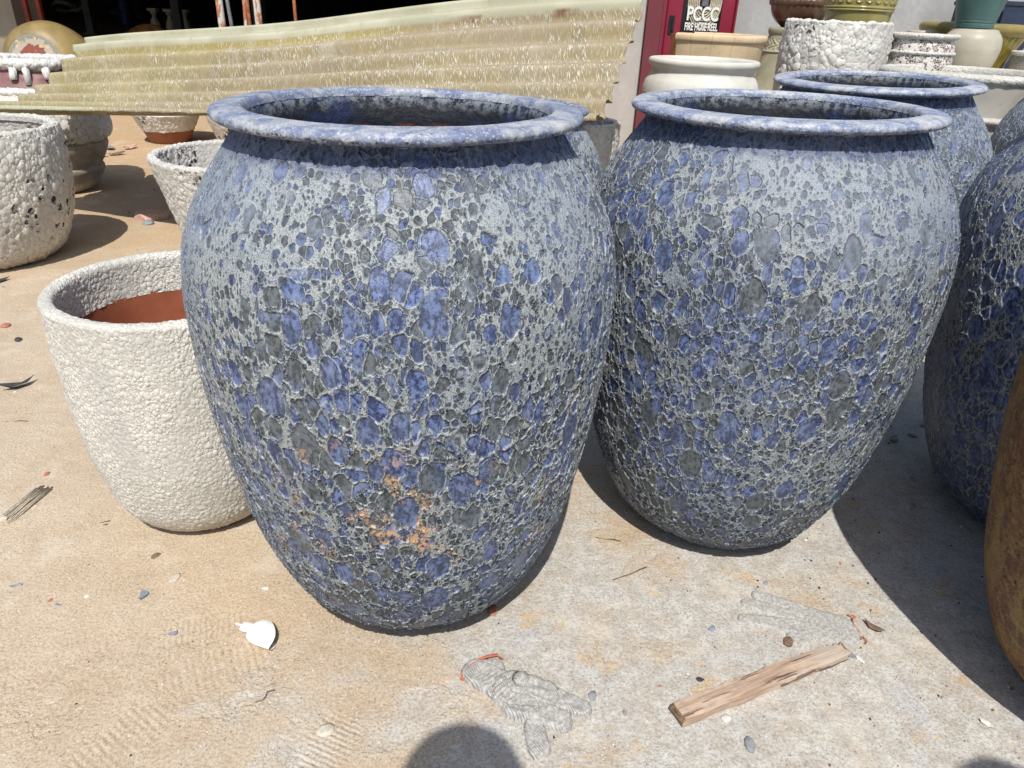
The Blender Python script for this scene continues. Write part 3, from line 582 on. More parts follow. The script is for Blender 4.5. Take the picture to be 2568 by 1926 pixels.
def sheet():
    BLc, TLc, BRc, TRc = (np.array(p) for p in ((-2.86, 3.93, .595), (-2.657, 4.738, .905), (.262, 2.73, .822), (.525, 3.669, 1.285)))
    nu, nv = 260, 150; u = np.linspace(0, 1, nu)[None, :, None]; v = np.linspace(0, 1, nv)[:, None, None]
    rag = np.array([mn.noise(Vector((t*22, 3, 1)))+.6*mn.noise(Vector((t*60, 8, 2))) for t in np.linspace(0, 1, nv)])[:, None, None]; u = u+.006*rag*(np.abs(u-.5)*2)**8
    P = (BLc*(1-u)+BRc*u)*(1-v) + (TLc*(1-u)+TRc*u)*v
    bow = .085*np.sin(math.pi*v[..., 0]**.8)*(1-.25*u[..., 0])                    # sags between its edges
    amp = .026; ph_ = v[..., 0]*7*2*math.pi
    w = np.sin(ph_)+.25*np.sin(2*ph_+.6); n = np.array([-.1, -.42, .90])
    amp_ = amp*(1+.13*np.sin(u[..., 0]*7+v[..., 0]*9)+.06*np.sin(u[..., 0]*23)); off = amp_*w - bow + .012*np.sin(u[..., 0]*9+1)*v[..., 0]
    P = P + off[..., None]*n; P[0, :, 2] += .006*np.array([mn.noise(Vector((t*40, 1, 5))) for t in np.linspace(0, 1, nu)])
    o = link('corrugated_sheet', gridmesh('corrugated_sheet', P, uv=True), sheet_mat())
    m = o.modifiers.new('thick', 'SOLIDIFY'); m.thickness = .003
    tag(o, 'long yellowed corrugated fibreglass sheet lying aslant across the pots', 'roofing sheet')
sheet()

# ------------------------------------------------------------------ pots on the right
PB = 'pots crowded by the grey wall'
ledge = tag(box('display_ledge', (1.21, 1.15, .93), plain('pale_ledge', (.56, .54, .47), .8, .12, 6, .002), bev=.01), 'pale concrete ledge carrying the stacked pots by the grey wall', 'ledge'); ledge.location = (2.635, 4.83, .465)
bt = smooth_glaze('beige_cracked_clay', (.56, .43, .27), .75, .12, 5, .25, crack=.75)
orange = plain('broken_terracotta_edge', (.50, .19, .07), .9, .3, 30, .004)
t = thing('broken_pot', 'large beige cracked planter with one side broken away, in front of the cabinet', 'planter', (.99, 4.30, .012), (0, 0, 0))
AR = (R(-142), R(100))
lathe('body', [(.19, .003), (.215, .02), (.235, .4), (.258, .86), (.275, 1.03), (.279, 1.050)], 200, 120, bt, t, arc=AR)
lathe('rim', [(.279, 1.045), (.286, 1.052), (.288, 1.066), (.284, 1.078), (.268, 1.082), (.254, 1.078), (.250, 1.05)], 200, 30, bt, t, arc=AR)
lathe('inner_wall', [(.249, 1.06), (.235, .86), (.21, .4), (.19, .06), (0, .05)], 100, 40, bt, t, arc=AR)
for k, (A, sg) in enumerate(((AR[0], -1), (AR[1], 1))):      # the wall thickness laid bare, sloping from the outer to the inner face
    P = []
    for i in range(36):
        q = i/35; z = .01+q*1.068; ro = float(np.interp(z, [.003, .4, .86, 1.03, 1.05, 1.09], [.19, .235, .258, .275, .279, .285])); row = []
        for m_ in range(6):
            f = m_/5; aa = A+sg*f*(.36+.03*mn.noise(Vector((z*9, k, 2)))); rr = ro-.034*f+(.005*mn.noise(Vector((z*30, f*4, k))) if 0 < m_ < 5 else 0); row.append((rr*math.cos(aa), rr*math.sin(aa), z))
        P.append(row)
    link('broken_edge', gridmesh('broken_edge', np.array(P), smooth=False), orange, t)
wsm = smooth_glaze('matt_white_glaze', (.55, .535, .475), .6, .08, 8, .3, amp=.003, dirt=(.45, .38, .28))
sup = thing('ceramic_pot', 'plain cream support pot under the low white bowl', 'pot', (.836, 3.72, 0))
lathe('body', [(0, .003), (.20, .003), (.215, .03), (.19, .3), (.165, .6), (.15, .690), (0, .695)], 60, 60, wsm, sup)
t = thing('bowl_planter', 'low round off-white bowl planter with a flared lip, before the beige broken pot', 'planter', (.836, 3.72, .695))
lathe('body', [(0, .003), (.13, .003), (.18, .02), (.235, .07), (.266, .13), (.270, .165), (.262, .20), (.245, .228), (.236, .243), (.236, .255)], 220, 120, wsm, t)
lathe('rim', [(.236, .25), (.240, .262), (.250, .272), (.256, .285), (.252, .297), (.238, .300), (.225, .294), (.217, .275), (.216, .255)], 220, 40, wsm, t)
lathe('inner_wall', [(.2165, .265), (.225, .23), (.245, .15), (.2, .06), (0, .03)], 100, 40, wsm, t)
# carved grey-green urn
cg = smooth_glaze('grey_green_glaze', (.30, .28, .185), .5, .15, 8, .4)
def carve(a, z, r):
    m = np.exp(-((z-1.035)/.036)**4); return m*.0045*(np.sin(a*22+2.2*np.sin(z*120))*np.cos(z*95+a*7))
t = thing('ceramic_urn', 'grey-green urn with a carved neck band, behind the white beaded cylinder pot', 'urn', (1.702, 5.21, 0))
lathe('body', [(0, .003), (.14, .003), (.17, .03), (.215, .3), (.235, .55), (.225, .70), (.198, .79), (.176, .87), (.160, .94), (.153, .984)], 160, 90, cg, t)
lathe('carved_band', [(.153, .982), (.160, .990), (.152, .998), (.146, 1.02), (.137, 1.052), (.131, 1.079), (.129, 1.086)], 320, 80, cg, t, rip=carve)
lathe('rim', [(.128, 1.083), (.133, 1.091), (.1375, 1.104), (.1375, 1.121), (.129, 1.130), (.114, 1.128), (.107, 1.112)], 120, 30, cg, t)
lathe('inner_wall', [(.108, 1.117), (.11, 1.05), (.15, .97), (0, .95)], 80, 20, cg, t)
# brown bowl on the urn
bb = smooth_glaze('brown_bowl_glaze', (.115, .058, .035), .28, .25, 7, .6)
t = thing('ceramic_bowl', 'dark brown bowl with a moulded leaf band standing on the carved urn', 'bowl', (1.735, 5.21, 1.131))
t.scale = (1.07, 1.07, 1.05)
lathe('body', [(0, .003), (.085, .003), (.098, .012), (.128, .035), (.155, .07), (.168, .105), (.170, .122)], 180, 70, bb, t, rip=lambda a, z, r: .0012*np.sin(a*14)*np.exp(-((z-.06)/.03)**2))
lathe('leaf_band', [(.170, .120), (.176, .128), (.178, .145), (.172, .158)], 240, 24, bb, t, rip=lambda a, z, r: .005*np.abs(np.sin(a*16)))
lathe('rim', [(.171, .155), (.184, .166), (.186, .18), (.172, .185), (.160, .17)], 120, 20, bb, t)
lathe('inner_wall', [(.161, .175), (.15, .10), (.09, .03), (0, .02)], 80, 20, bb, t)
# white beaded cylinder
wgy = bubbly_glaze('white_coarse_beads', (31, 7, 2), 25, .012, (.62, .61, .565), .30, (1.09, 1.20), hscale=24, grime=.0, stretch=.9)
OUT_D = [(0, .003), (.17, .002), (.20, .012), (.24, .3), (.275, .75), (.286, .98), (.287, 1.05), (.282, 1.11), (.276, 1.166)]
cyl = pot('ceramic_pot', 'white cylinder pot covered in coarse round beads, under the glossy olive planter', (1.728, 4.50, 0), OUT_D, .03, .05, wgy, 340, 460, 9, rt=.012)
lathe('packed_fill', [(0, 1.0), (.15, .998), (.235, 1.0)], 40, 10, plain('packed_sand', (.45, .36, .25), .9, .2, 20), cyl)
oz = smooth_glaze('olive_gloss_glaze', (.27, .235, .085), .2, .15, 8, .6, streak=True, dirt=(.20, .16, .04))
t = thing('planter_pot', 'glossy olive-yellow planter with a ring-patterned frieze, standing inside the beaded cylinder', 'planter', (1.828, 4.53, 1.0))
lathe('body', [(0, .003), (.14, .003), (.155, .012), (.166, .14), (.174, .215), (.178, .232)], 160, 70, oz, t)
lathe('groove_ring', [(.178, .230), (.184, .234), (.184, .240), (.180, .243), (.185, .247), (.185, .253), (.181, .256)], 140, 24, oz, t)
lathe('ring_frieze', [(.180, .254), (.183, .275), (.186, .315), (.187, .325)], 420, 60, oz, t, rip=lambda a, z, r: .0045*np.exp(-((np.sqrt(((((a*24/(2*np.pi)) % 1)-.5)*.048)**2+((z-.285))**2)-.014)/.0055)**2))
lathe('rim', [(.187, .322), (.198, .33), (.20, .35), (.188, .36), (.175, .345)], 120, 20, oz, t)
lathe('inner_wall', [(.176, .35), (.165, .2), (.14, .03), (0, .02)], 80, 20, oz, t)
# pale tall vase behind, small cream pot top
cz = smooth_glaze('cream_vase_glaze', (.41, .38, .30), .45, .1, 6, .4, dirt=(.38, .32, .24))
t = thing('tall_vase', 'tall smooth cream vase half hidden behind the olive planter', 'vase', (2.14, 5.20, .9315))
lathe('body', [(0, .003), (.08, .003), (.10, .03), (.125, .09), (.130, .13), (.126, .19), (.115, .25), (.085, .30), (.06, .33)], 120, 60, cz, t)
lathe('rim', [(.06, .328), (.075, .34), (.075, .355), (.055, .355), (.05, .33)], 80, 14, cz, t)
t = thing('small_pot', 'small cream pot rim peeping out behind the pitted ribbed pot', 'pot', (2.41, 4.95, .9315))
lathe('body', [(0, .003), (.06, .003), (.075, .02), (.08, .12), (.075, .18), (.066, .195)], 80, 40, cz, t); lathe('rim', [(.066, .193), (.073, .2), (.072, .214), (.060, .216), (.056, .19)], 80, 14, cz, t)
# pitted ribbed pot
def pitted():
    g = G('white_pitted_glaze', 'BOTH', .3); co = g.co; v = g.voro(co, 95); k = g.sep(v['Color']); e = g.voro(co, 95, 'DISTANCE_TO_EDGE')['Distance']
    dens = g.noise(co, 9, 3); m = g.M('MULTIPLY', g.rng(e, .06, .14), g.rng(g.M('ADD', k[0], g.M('MULTIPLY', g.M('SUBTRACT', dens, .5), 1.6)), .42, .46))
    c = g.mix(m, (.66, .63, .58), g.mix(k[1], (.10, .05, .04), (.22, .13, .10)))
    g.displace(g.M('ADD', g.M('MULTIPLY', m, -1.), g.M('MULTIPLY', g.noise(co, 120, 3), .6)), .004); return g.done(c, .55)
pm = pitted()
t = thing('ribbed_pot', 'small brown-pitted white pot with a raised middle ring beside the beaded cylinder', 'pot', (2.172, 4.40, .9315))
lathe('foot_ring', [(0, .003), (.160, .003), (.170, .006), (.174, .014), (.168, .021)], 200, 24, wgA, t)
lathe('body', [(.166, .02), (.166, .06), (.163, .105)], 300, 60, pm, t)
lathe('middle_ring', [(.162, .103), (.171, .108), (.172, .116), (.162, .121)], 200, 16, wgA, t)
lathe('upper_wall', [(.161, .12), (.157, .15), (.149, .170), (.148, .178)], 300, 50, pm, t)
lathe('rim', [(.148, .176), (.158, .180), (.170, .188), (.172, .200), (.160, .207), (.145, .205), (.138, .195)], 200, 30, wgA, t)
lathe('inner_wall', [(.139, .20), (.14, .1), (.12, .03), (0, .02)], 80, 20, wgA, t)
# round cream vase + teal pot
t = thing('round_vase', 'round cream vase carrying the teal pot', 'vase', (2.572, 4.65, .9315))
lathe('body', [(0, .003), (.105, .003), (.120, .02), (.142, .065), (.154, .12), (.155, .155), (.146, .195), (.124, .225), (.104, .238), (0, .2395)], 220, 110, cz, t)
lathe('foot_ring', [(.104, .0015), (.127, .0015), (.130, .010), (.118, .022)], 100, 12, cz, t)
tz = smooth_glaze('teal_glaze', (.060, .125, .115), .45, .15, 7, .4)
t = thing('teal_pot', 'matt teal flowerpot with two grooves, standing on the round cream vase', 'flowerpot', (2.555, 4.65, 1.1725))
lathe('body', [(0, .003), (.092, .003), (.099, .008), (.101, .024), (.099, .028), (.103, .031), (.103, .041), (.101, .044), (.105, .047), (.128, .15), (.142, .22)], 160, 100, tz, t, sub=6)
lathe('rim', [(.142, .218), (.155, .225), (.158, .25), (.148, .262), (.135, .25)], 120, 16, tz, t); lathe('inner_wall', [(.136, .255), (.125, .15), (.09, .02), (0, .015)], 60, 16, tz, t)
gd = smooth_glaze('gold_olive_glaze', (.26, .205, .035), .16, .35, 16, .7, streak=True)
t = thing('planter_pot', 'shiny gold-olive planter with vertical ribs behind the round cream vase', 'planter', (2.80, 5.08, .9315))
lathe('body', [(0, .003), (.19, .003), (.212, .02), (.232, .08), (.258, .14), (.276, .18), (.282, .20)], 300, 70, gd, t, rip=lambda a, z, r: .006*np.abs(np.sin(a*17)))
lathe('rim', [(.280, .197), (.300, .215), (.312, .235), (.312, .255), (.300, .268), (.280, .27), (.266, .255)], 160, 30, smooth_glaze('olive_rim_glaze', (.235, .19, .06), .35, .2, 8, .5), t)
lathe('inner_wall', [(.267, .26), (.25, .15), (.20, .03), (0, .02)], 80, 20, gd, t)
# right edge: wide white pot, grey pot, beige bowl, navy cabinet
wgQ = bubbly_glaze('fine_white_beads', (41, 7, 2), 60, .004, (.56, .55, .49), .15, (.6, .9), grime=.05)
t = thing('wide_pot', 'wide white pot with rough rim and lower ring at the right edge behind the jars', 'pot', (2.20, 3.86, 0))
lathe('body', [(0, .003), (.24, .003), (.29, .03), (.33, .25), (.36, .5), (.385, .70), (.395, .785)], 220, 140, wgQ, t)
lathe('lower_ring', [(.394, .780), (.412, .788), (.416, .802), (.400, .815)], 220, 20, wgQ, t)
lathe('smooth_collar', [(.399, .812), (.404, .86), (.414, .92), (.420, .955)], 200, 40, smooth_glaze('grey_white_collar', (.46, .44, .39), .6, .1, 8, .3), t)
lathe('rim', [(.420, .952), (.432, .962), (.434, .978), (.418, .99), (.396, .988), (.388, .965)], 260, 40, wgQ, t)
lathe('inner_wall', [(.389, .97), (.38, .8), (.33, .3), (.2, .05), (0, .04)], 80, 30, wgQ, t)
t = thing('grey_pot', 'grey-speckled pot with a white rim at the right edge, beside the gold-olive planter', 'pot', (3.07, 4.75, .9315))
lathe('body', [(0, .003), (.13, .003), (.148, .01), (.156, .05), (.160, .113)], 160, 40, bubbly_glaze('grey_speckle_glaze', (3, 17, 2), 70, .003, (.30, .30, .30), .5, (-.1, 1.2), hscale=50), t)
lathe('rim', [(.160, .108), (.168, .118), (.166, .130), (.150, .132), (.142, .11)], 120, 20, wgA, t); lathe('inner_wall', [(.143, .12), (.14, .06), (.1, .02), (0, .015)], 60, 20, wgA, t)
t = thing('beige_bowl', 'pale beige upturned bowl behind the grey-speckled pot', 'bowl', (3.52, 5.33, .0))
sn = smooth_glaze('pale_beige_clay', (.50, .45, .34), .7, .1, 6, .3)
lathe('body', [(.24, .003), (.245, .03), (.235, .6), (.22, .98), (.15, 1.112), (.145, 1.118)], 100, 60, sn, t); lathe('foot', [(0, 1.108), (.13, 1.108), (.148, 1.12), (.155, 1.114), (.146, 1.10)], 80, 12, sn, t)
nv_ = plain('navy_paint', (.022, .032, .065), .35, .25, 3, .001, spec=.5)
t = thing('steel_cupboard', 'dark navy steel cupboard standing by the wall at the top right', 'cupboard', (3.45, 5.95, 0), (0, 0, R(8)))
box('cupboard_body', (1.8, .5, 1.32), nv_, t, (.9, .30, .67), bev=.004); box('top_edge', (1.82, .52, .03), nv_, t, (.9, .30, 1.346), bev=.004)
box('door', (.86, .02, 1.25), nv_, t, (.455, .038, .67), bev=.003); box('door', (.86, .02, 1.25), nv_, t, (1.345, .038, .67), bev=.003); box('handle', (.015, .03, .16), steel, t, (.83, .012, .8))

# ------------------------------------------------------------------ things on the ground
GZ = -.0025
def knit(name, dust):
    g = G(name, 'BOTH', .1); co = g.co; X = g.xyz(co)
    w = g.M('MULTIPLY', g.M('SINE', g.M('ADD', g.M('MULTIPLY', g.M('ADD', X[0], g.M('MULTIPLY', X[1], .8)), 1150.), g.M('MULTIPLY', g.noise(co, 14, 2), 22.))), g.rng(g.noise(co, 19, 2), .42, .58, .15, 1.))
    w2 = g.M('SINE', g.M('MULTIPLY', g.M('SUBTRACT', X[1], g.M('MULTIPLY', X[0], .7)), 1500.)); n = g.noise(co, 160, 4, .65); d = g.noise(co, 22, 4, .65)
    k = g.M('MULTIPLY', g.rng(w, -.2, .7), g.rng(w2, -.7, .4, .45, 1)); k = g.M('MULTIPLY', k, g.rng(n, .35, .47))
    c = g.mix(g.rng(n, .35, .65), (.29, .28, .26), (.50, .485, .45)); c = g.mix(g.M('MULTIPLY', k, g.rng(d, .62, .42, .12, 1-dust)), c, (.10, .095, .10))
    g.displace(g.M('ADD', g.M('MULTIPLY', w, -.25), g.M('ADD', g.M('MULTIPLY', n, .8), g.M('MULTIPLY', d, 2.))), .0011)
    return g.done(c, .95)
def blanket(name, caps, step, hmax, mat, parent, folds=(), ridge=0.):
    """a limp knitted shape: union of flattened capsules raised from the ground"""
    pts = np.array([p[:2] for c in caps for p in c[:2]]); rr = max(max(c[2:4]) for c in caps)+.006
    x0, y0 = pts.min(0)-rr; x1, y1 = pts.max(0)+rr
    xs = np.arange(x0, x1, step); ys = np.arange(y0, y1, step); X, Y = np.meshgrid(xs, ys); H = np.full(X.shape, -1.)
    for (a, b, ra, rb, hh) in caps:
        a, b = np.array(a), np.array(b); d = b-a; L = max(d@d, 1e-9)
        t = np.clip(((X-a[0])*d[0]+(Y-a[1])*d[1])/L, 0, 1); q = np.hypot(X-a[0]-t*d[0], Y-a[1]-t*d[1]); r_ = ra+(rb-ra)*t
        e = 1-(q/r_)**2; h = np.where(e > 0, np.minimum(1, np.sqrt(np.clip(e, 0, 1))*1.5)**.8*hh, e*.012); seam = np.where((h > 0) & (H > 0), -.30*hh*np.exp(-((H-h)/(.12*hh))**2), 0); H = np.maximum(H, h)+seam
    for (cx, cy, r_, amp, wx, wy, fr) in folds:
        H = H+np.where(H > 0, amp*np.exp(-((X-cx)**2+(Y-cy)**2)/r_**2)*np.sin((X*wx+Y*wy)*fr), 0)
    nz = np.array([[mn.noise(Vector((x*45, y*45, 3))) for x in xs] for y in ys]); H = np.where(H > 0, H*(1+.25*nz)+.0006*nz, H)
    n, m = X.shape; keep = H > -.004; idx = -np.ones(X.shape, int); V = []; F = []
    for i in range(n):
        for j in range(m):
            if keep[i, j]: idx[i, j] = len(V); V.append((X[i, j], Y[i, j], H[i, j]))
    for i in range(n-1):
        for j in range(m-1):
            q = (idx[i, j], idx[i, j+1], idx[i+1, j+1], idx[i+1, j])
            if min(q) >= 0: F.append(q)
    return link(name, mesh(name, V, F), mat, parent)
orangem = plain('orange_red_hem', (.50, .15, .09), .9, .2, 80, .001)
gx, gy = .05, .93
def rel(p): return (p[0]-gx, p[1]-gy)
gl = thing('work_glove', 'crumpled grey knitted work glove with an orange-red hem, lying front centre', 'glove', (gx, gy, GZ), group='dropped work gloves')
caps = [(rel((-.045, .995)), rel((.03, .955)), .030, .036, .014), (rel((-.03, 1.0)), rel((-.012, 1.008)), .030, .022, .011), (rel((.03, .955)), rel((.085, .945)), .046, .036, .018), (rel((.085, .952)), rel((.160, .920)), .026, .0165, .015),
        (rel((.035, .925)), rel((.118, .892)), .030, .0205, .017), (rel((.068, .880)), rel((.077, .838)), .018, .0205, .011)]
blanket('knitted_hand', caps, .0014, .015, knit('grey_knit', .0), gl, folds=((-.05, .02, .035, .0022, 1, -1.1, 480), (0, .03, .05, .0015, .3, 1, 300)))
tube('turned_thumb', [(-.014, .047, .016), (-.008, .040, .021), (.002, .034, .018)], [.012, .0155, .011], knit('grey_knit_thumb', .0), gl, 14)
hem = [rel(p) for p in ((-.073, .977), (-.071, .992), (-.058, 1.006), (-.040, 1.020), (-.022, 1.030), (-.006, 1.037), (.004, 1.033))]
for q in range(3):
    tube('hem', [(x+random.uniform(-.0012, .0012)+.0016*(q-1), y+random.uniform(-.0012, .0012)-.0016*(q-1), (.003, .007, .011, .014, .012, .009, .003)[i]+.0012*q) for i, (x, y) in enumerate(hem)], .0019, orangem, gl, 6)
for q in range(5):
    x, y = hem[q+1]; tube('loose_thread', [(x, y, .010), (x-.004-.002*(q % 2), y+.004, .008)], .0009, black, gl, 5)
g2 = thing('work_glove', 'flattened dusty grey glove with loose red threads, lying above the plank', 'glove', (.64, 1.17, GZ), group='dropped work gloves')
def rel2(p): return (p[0]-.64, p[1]-1.17)
caps = [(rel2((.665, 1.175)), rel2((.735, 1.155)), .050, .044, .0055), (rel2((.665, 1.205)), rel2((.585, 1.246)), .024, .014, .006), (rel2((.65, 1.19)), rel2((.553, 1.219)), .024, .014, .006), (rel2((.64, 1.155)), rel2((.535, 1.171)), .024, .015, .006), (rel2((.65, 1.14)), rel2((.625, 1.115)), .03, .018, .005)]
dusty = knit('dusty_knit', .8)
blanket('knitted_hand', caps, .002, .006, dusty, g2)
for a in ([(.770, 1.196), (.776, 1.190), (.782, 1.196), (.785, 1.188), (.778, 1.186)], [(.776, 1.186), (.771, 1.165), (.775, 1.145)], [(.772, 1.125), (.778, 1.135), (.782, 1.120), (.776, 1.113)]):
    tube('red_thread', [(*rel2(p), .006) for p in a], .0014, orangem, g2, 6)
# plank
def woodm():
    g = G('weathered_wood', 'BOTH', .2); co = g.co; P = g.V('MULTIPLY', co, (3, 40, 40)); n = g.noise(P, 3, 5, .65, .6); n2 = g.noise(co, 40, 4, .6)
    c = g.mix(g.rng(n, .35, .65), (.35, .24, .17), (.54, .41, .31)); c = g.mix(g.rng(n2, .52, .66, 0, .6), c, (.33, .26, .21)); c = g.mix(g.rng(g.noise(co, 9, 4), .5, .62, 0, .5), c, (.46, .42, .36))
    cr = g.rng(g.noise(g.V('MULTIPLY', co, (3.2, 60, 30)), 2.2, 4, .6), .60, .64); c = g.mix(g.M('MULTIPLY', cr, .8), c, (.09, .06, .05))
    g.displace(g.M('ADD', g.M('MULTIPLY', n, 1.), g.M('MULTIPLY', cr, -1.2)), .0016); return g.done(c, .8)
wd = thing('wooden_plank', 'short weathered wooden plank lying on the concrete below the flattened glove', 'plank', (.525, .999, .0), (0, 0, math.atan2(1.092-.915, .712-.333)))
wood = woodm()
NL, NW = 90, 16; P = []
Lh = .209
for i in range(NL+1):
    u = i/NL; x = -Lh+2*Lh*u; wt_ = .0215 - .003*abs(u-.5) + .0012*math.sin(u*23)
    top = .023 - .002*u; left = wt_*(1 if u < .78 else 1-.50*((u-.78)/.22)**1.2)   # far end splintered narrower
    if u > .93: left += .004*math.sin(u*190)
    ring = []
    for (yy, zz) in ((-1, .0), (-1, .5), (-1.0, .85), (-.93, 1), (-.6, 1.02), (-.2, 1.03), (.2, 1.02), (.6, 1.0), (.93, .98), (1, .85), (1, .4), (1, 0)):
        y = yy*(wt_ if yy < 0 else left); ring.append((x+.004*math.sin(yy*3+zz*5)*(1 if i in (0, NL) else .2), y+.0008*mn.noise(Vector((x*60, yy*3, zz*3))), zz*top+.0012*mn.noise(Vector((x*30, yy*9, 4)))))
    P.append(ring)
bd = link('plank_body', gridmesh('plank_body', np.array(P), closed=True, smooth=False), wood, wd)
for e, ring in ((0, P[0]), (1, P[-1])): link('end_grain', mesh('end_grain', ring, [tuple(range(12))[::-1 if e else 1]], False), plain('end_grain_wood', (.24, .16, .10), .9, .4, 120, .002), wd)
# cut bottle top
pl_ = G('milky_plastic', spec=.5); pl_.b.inputs['Subsurface Weight'].default_value = .3; pl_.b.inputs['Subsurface Radius'].default_value = (.01, .01, .01); pl_.bump(pl_.noise(pl_.co, 60, 3), .001); pl_ = pl_.done((.78, .77, .73), .35)
bt_ = thing('bottle_top', 'cut-off top of a white plastic squeeze bottle lying on the sand', 'bottle top', (-.553, 1.083, .014), (0, R(90), R(-18)))
bt_.scale = (.42, 1, 1)
lathe('nozzle', [(0, -.001), (.0022, 0), (.0032, .012), (.0045, .016)], 16, 12, pl_, bt_)
lathe('collar', [(.0045, .015), (.0105, .017), (.0125, .024), (.0125, .034), (.0105, .038)], 24, 14, pl_, bt_)
sh_ = lathe('shoulder', [(.0105, .036), (.017, .039), (.0245, .045), (.030, .056), (.0325, .072), (.0325, .098)], 48, 34, pl_, bt_, .02)
for v_ in sh_.data.vertices:      # the cut runs slantwise and the wall is dented
    t_ = max(0, (v_.co.z-.045)/.053); v_.co.z += t_*(-.022*v_.co.y/.0325 - .016*abs(v_.co.y/.0325)**2); v_.co.x *= 1-.25*t_*(v_.co.x < 0)
# splintered slivers of wood at the left
greywood = plain('grey_dry_wood', (.38, .33, .25), .9, .3, 120, .002)
sp = thing('wood_splinter', 'bundle of thin dry grey wood slivers on the sand at the left', 'wood splinter', (-1.225, 1.46, 0), group=None)
for k in range(9):
    x = -.022+k*.0052; l0, l1 = -.070+random.uniform(-.012, .012)+.012*(k > 5)*0, .072+random.uniform(-.012, .008)
    tube('sliver', [(x-.006+.004*k*.2+l0*.12, l0, .003), (x+random.uniform(-.001, .001), 0, .004+.002*(k % 3)), (x+l1*.12, l1, .004)], [.0012, .0024, .0014], greywood, sp, 6)
# pebbles and chips big enough to tell apart
cols = dict(grey=(.26, .28, .29), white=(.68, .66, .60), terra=(.42, .17, .10), brown=(.20, .13, .09), blue=(.24, .28, .36), pale=(.52, .47, .38), dark=(.05, .05, .055), yellow=(.6, .45, .1), pink=(.52, .33, .27))
chipm = {k: plain('stone_'+k, v, .75, .25, 90, .001) for k, v in cols.items()}
def stone(name, label, cat, x, y, s, col, flat=.55, grp=None, rz=None, sharp=False, z=0):
    bm = bmesh.new(); bmesh.ops.create_icosphere(bm, subdivisions=1 if sharp else 2, radius=1)
    o3 = Vector((random.random()*50, random.random()*50, 1)); el = random.uniform(1.15, 1.6)
    for v in bm.verts:
        k = 1+(.45 if sharp else .28)*mn.noise(v.co*1.1+o3); v.co = Vector((v.co.x*k*s*el, v.co.y*k*s, max(-.7, v.co.z)*k*s*flat))
    me = bpy.data.meshes.new(name); bm.to_mesh(me); bm.free(); me.polygons.foreach_set('use_smooth', [not sharp]*len(me.polygons))
    o = link(name, me, chipm[col], None, (x, y, s*flat*.5+GZ+z)); o.rotation_euler = (random.uniform(-.1, .1), random.uniform(-.1, .1), rz if rz is not None else random.uniform(0, 6)); tag(o, label, cat, grp); return o
def shard(name, label, cat, x, y, s, col, tilt=.35, grp=None, th=.0022):
    n = 6; V = []; a0 = random.random()*6
    pts = [((s*random.uniform(.55, 1.15))*math.cos(a0+i*2*math.pi/n)*1.5, (s*random.uniform(.5, 1.0))*math.sin(a0+i*2*math.pi/n)*.8) for i in range(n)]
    for zz in (0, th): V += [(px_, py_, zz+.25*px_*px_/s) for px_, py_ in pts]
    F = [tuple(range(n))[::-1], tuple(range(n, 2*n))]+[(i, (i+1) % n, n+(i+1) % n, n+i) for i in range(n)]
    o = link(name, mesh(name, V, F, False), chipm[col], None, (x, y, s*math.sin(tilt)*.7+GZ)); o.rotation_euler = (tilt, random.uniform(-.1, .1), random.uniform(0, 6)); tag(o, label, cat, grp); return o
S = [('pebble', 'oval pale pebble on the sand below the beaded white pot', -.741, 1.218, .012, 'pale'), ('pebble', 'small white pebble left of the curled blue chip', -.905, 1.153, .006, 'white'),
     ('pebble', 'small terracotta pebble beside the blue crumb on the left sand', -.975, 1.137, .006, 'terra'), ('pebble', 'brown-black pebble right below the beaded pot foot', -.818, 1.291, .008, 'brown'),
     ('pebble', 'brown pebble at the left foot of the beaded pot', -.989, 1.392, .006, 'brown'), ('pebble', 'tiny dark pebble at left with a white crumb', -.813, 1.103, .005, 'dark'),
     ('brick_chip', 'pinkish terracotta chip at the foot of the sand-stained jar', -.020, 1.166, .011, 'terra'), ('pebble', 'blue-grey pebble just right of the crumpled glove', .182, .955, .008, 'grey'),
     ('pebble', 'glassy white pebble below the plank end', .432, .917, .008, 'white'), ('pebble', 'round grey pebble near the bottom edge below the plank', .462, .864, .010, 'grey'),
     ('pebble', 'small dark pebble above the left end of the plank', .40, 1.005, .006, 'dark'), ('pebble', 'small grey pebble between glove and plank', .24, .919, .005, 'grey'),
     ('pebble', 'grey pebble on the shaded sand beside the hole-rimmed white pot', -2.117, 4.02, .030, 'grey'), ('pebble', 'brown pebble left of the beaded pot rim', -1.977, 2.538, .018, 'terra'),
     ('pebble', 'small dark grey pebble left of the beaded pot rim', -1.852, 2.419, .014, 'dark'), ('pebble', 'pebble with a blue sheen above the left end of the flattened glove', .615, 1.29, .0055, 'blue'),
     ('pebble', 'bluish glassy pebble left of the flattened glove', .455, 1.14, .007, 'blue'), ('pebble', 'terracotta pebble far left of the white bead pot', -1.254, 1.593, .008, 'terra')]
for n_, lb, x, y, s, c_ in S: stone(n_, lb, 'stone chip' if 'chip' in n_ else 'pebble', x, y, s, c_, grp='loose pebbles on the ground')
stone('brick_fragment', 'broken pinkish brick lying in the shade beside the holed white pot', 'brick', -2.15, 4.14, .085, 'pink', .45, rz=.5, sharp=True)
stone('wood_chip', 'short brown wood chip at the upper edge of the plank', 'wood chip', .612, 1.112, .012, 'brown', .6, rz=1.1, sharp=True)
stone('plaster_lump', 'flat pale lump of plaster half out of the picture at the left edge', 'plaster lump', -1.262, 1.385, .026, 'pale', .35, sharp=True)
stone('dust_clod', 'pale grey crumbled clod on the sand near the bottom edge', 'clod', -.31, .855, .013, 'pale', .35)
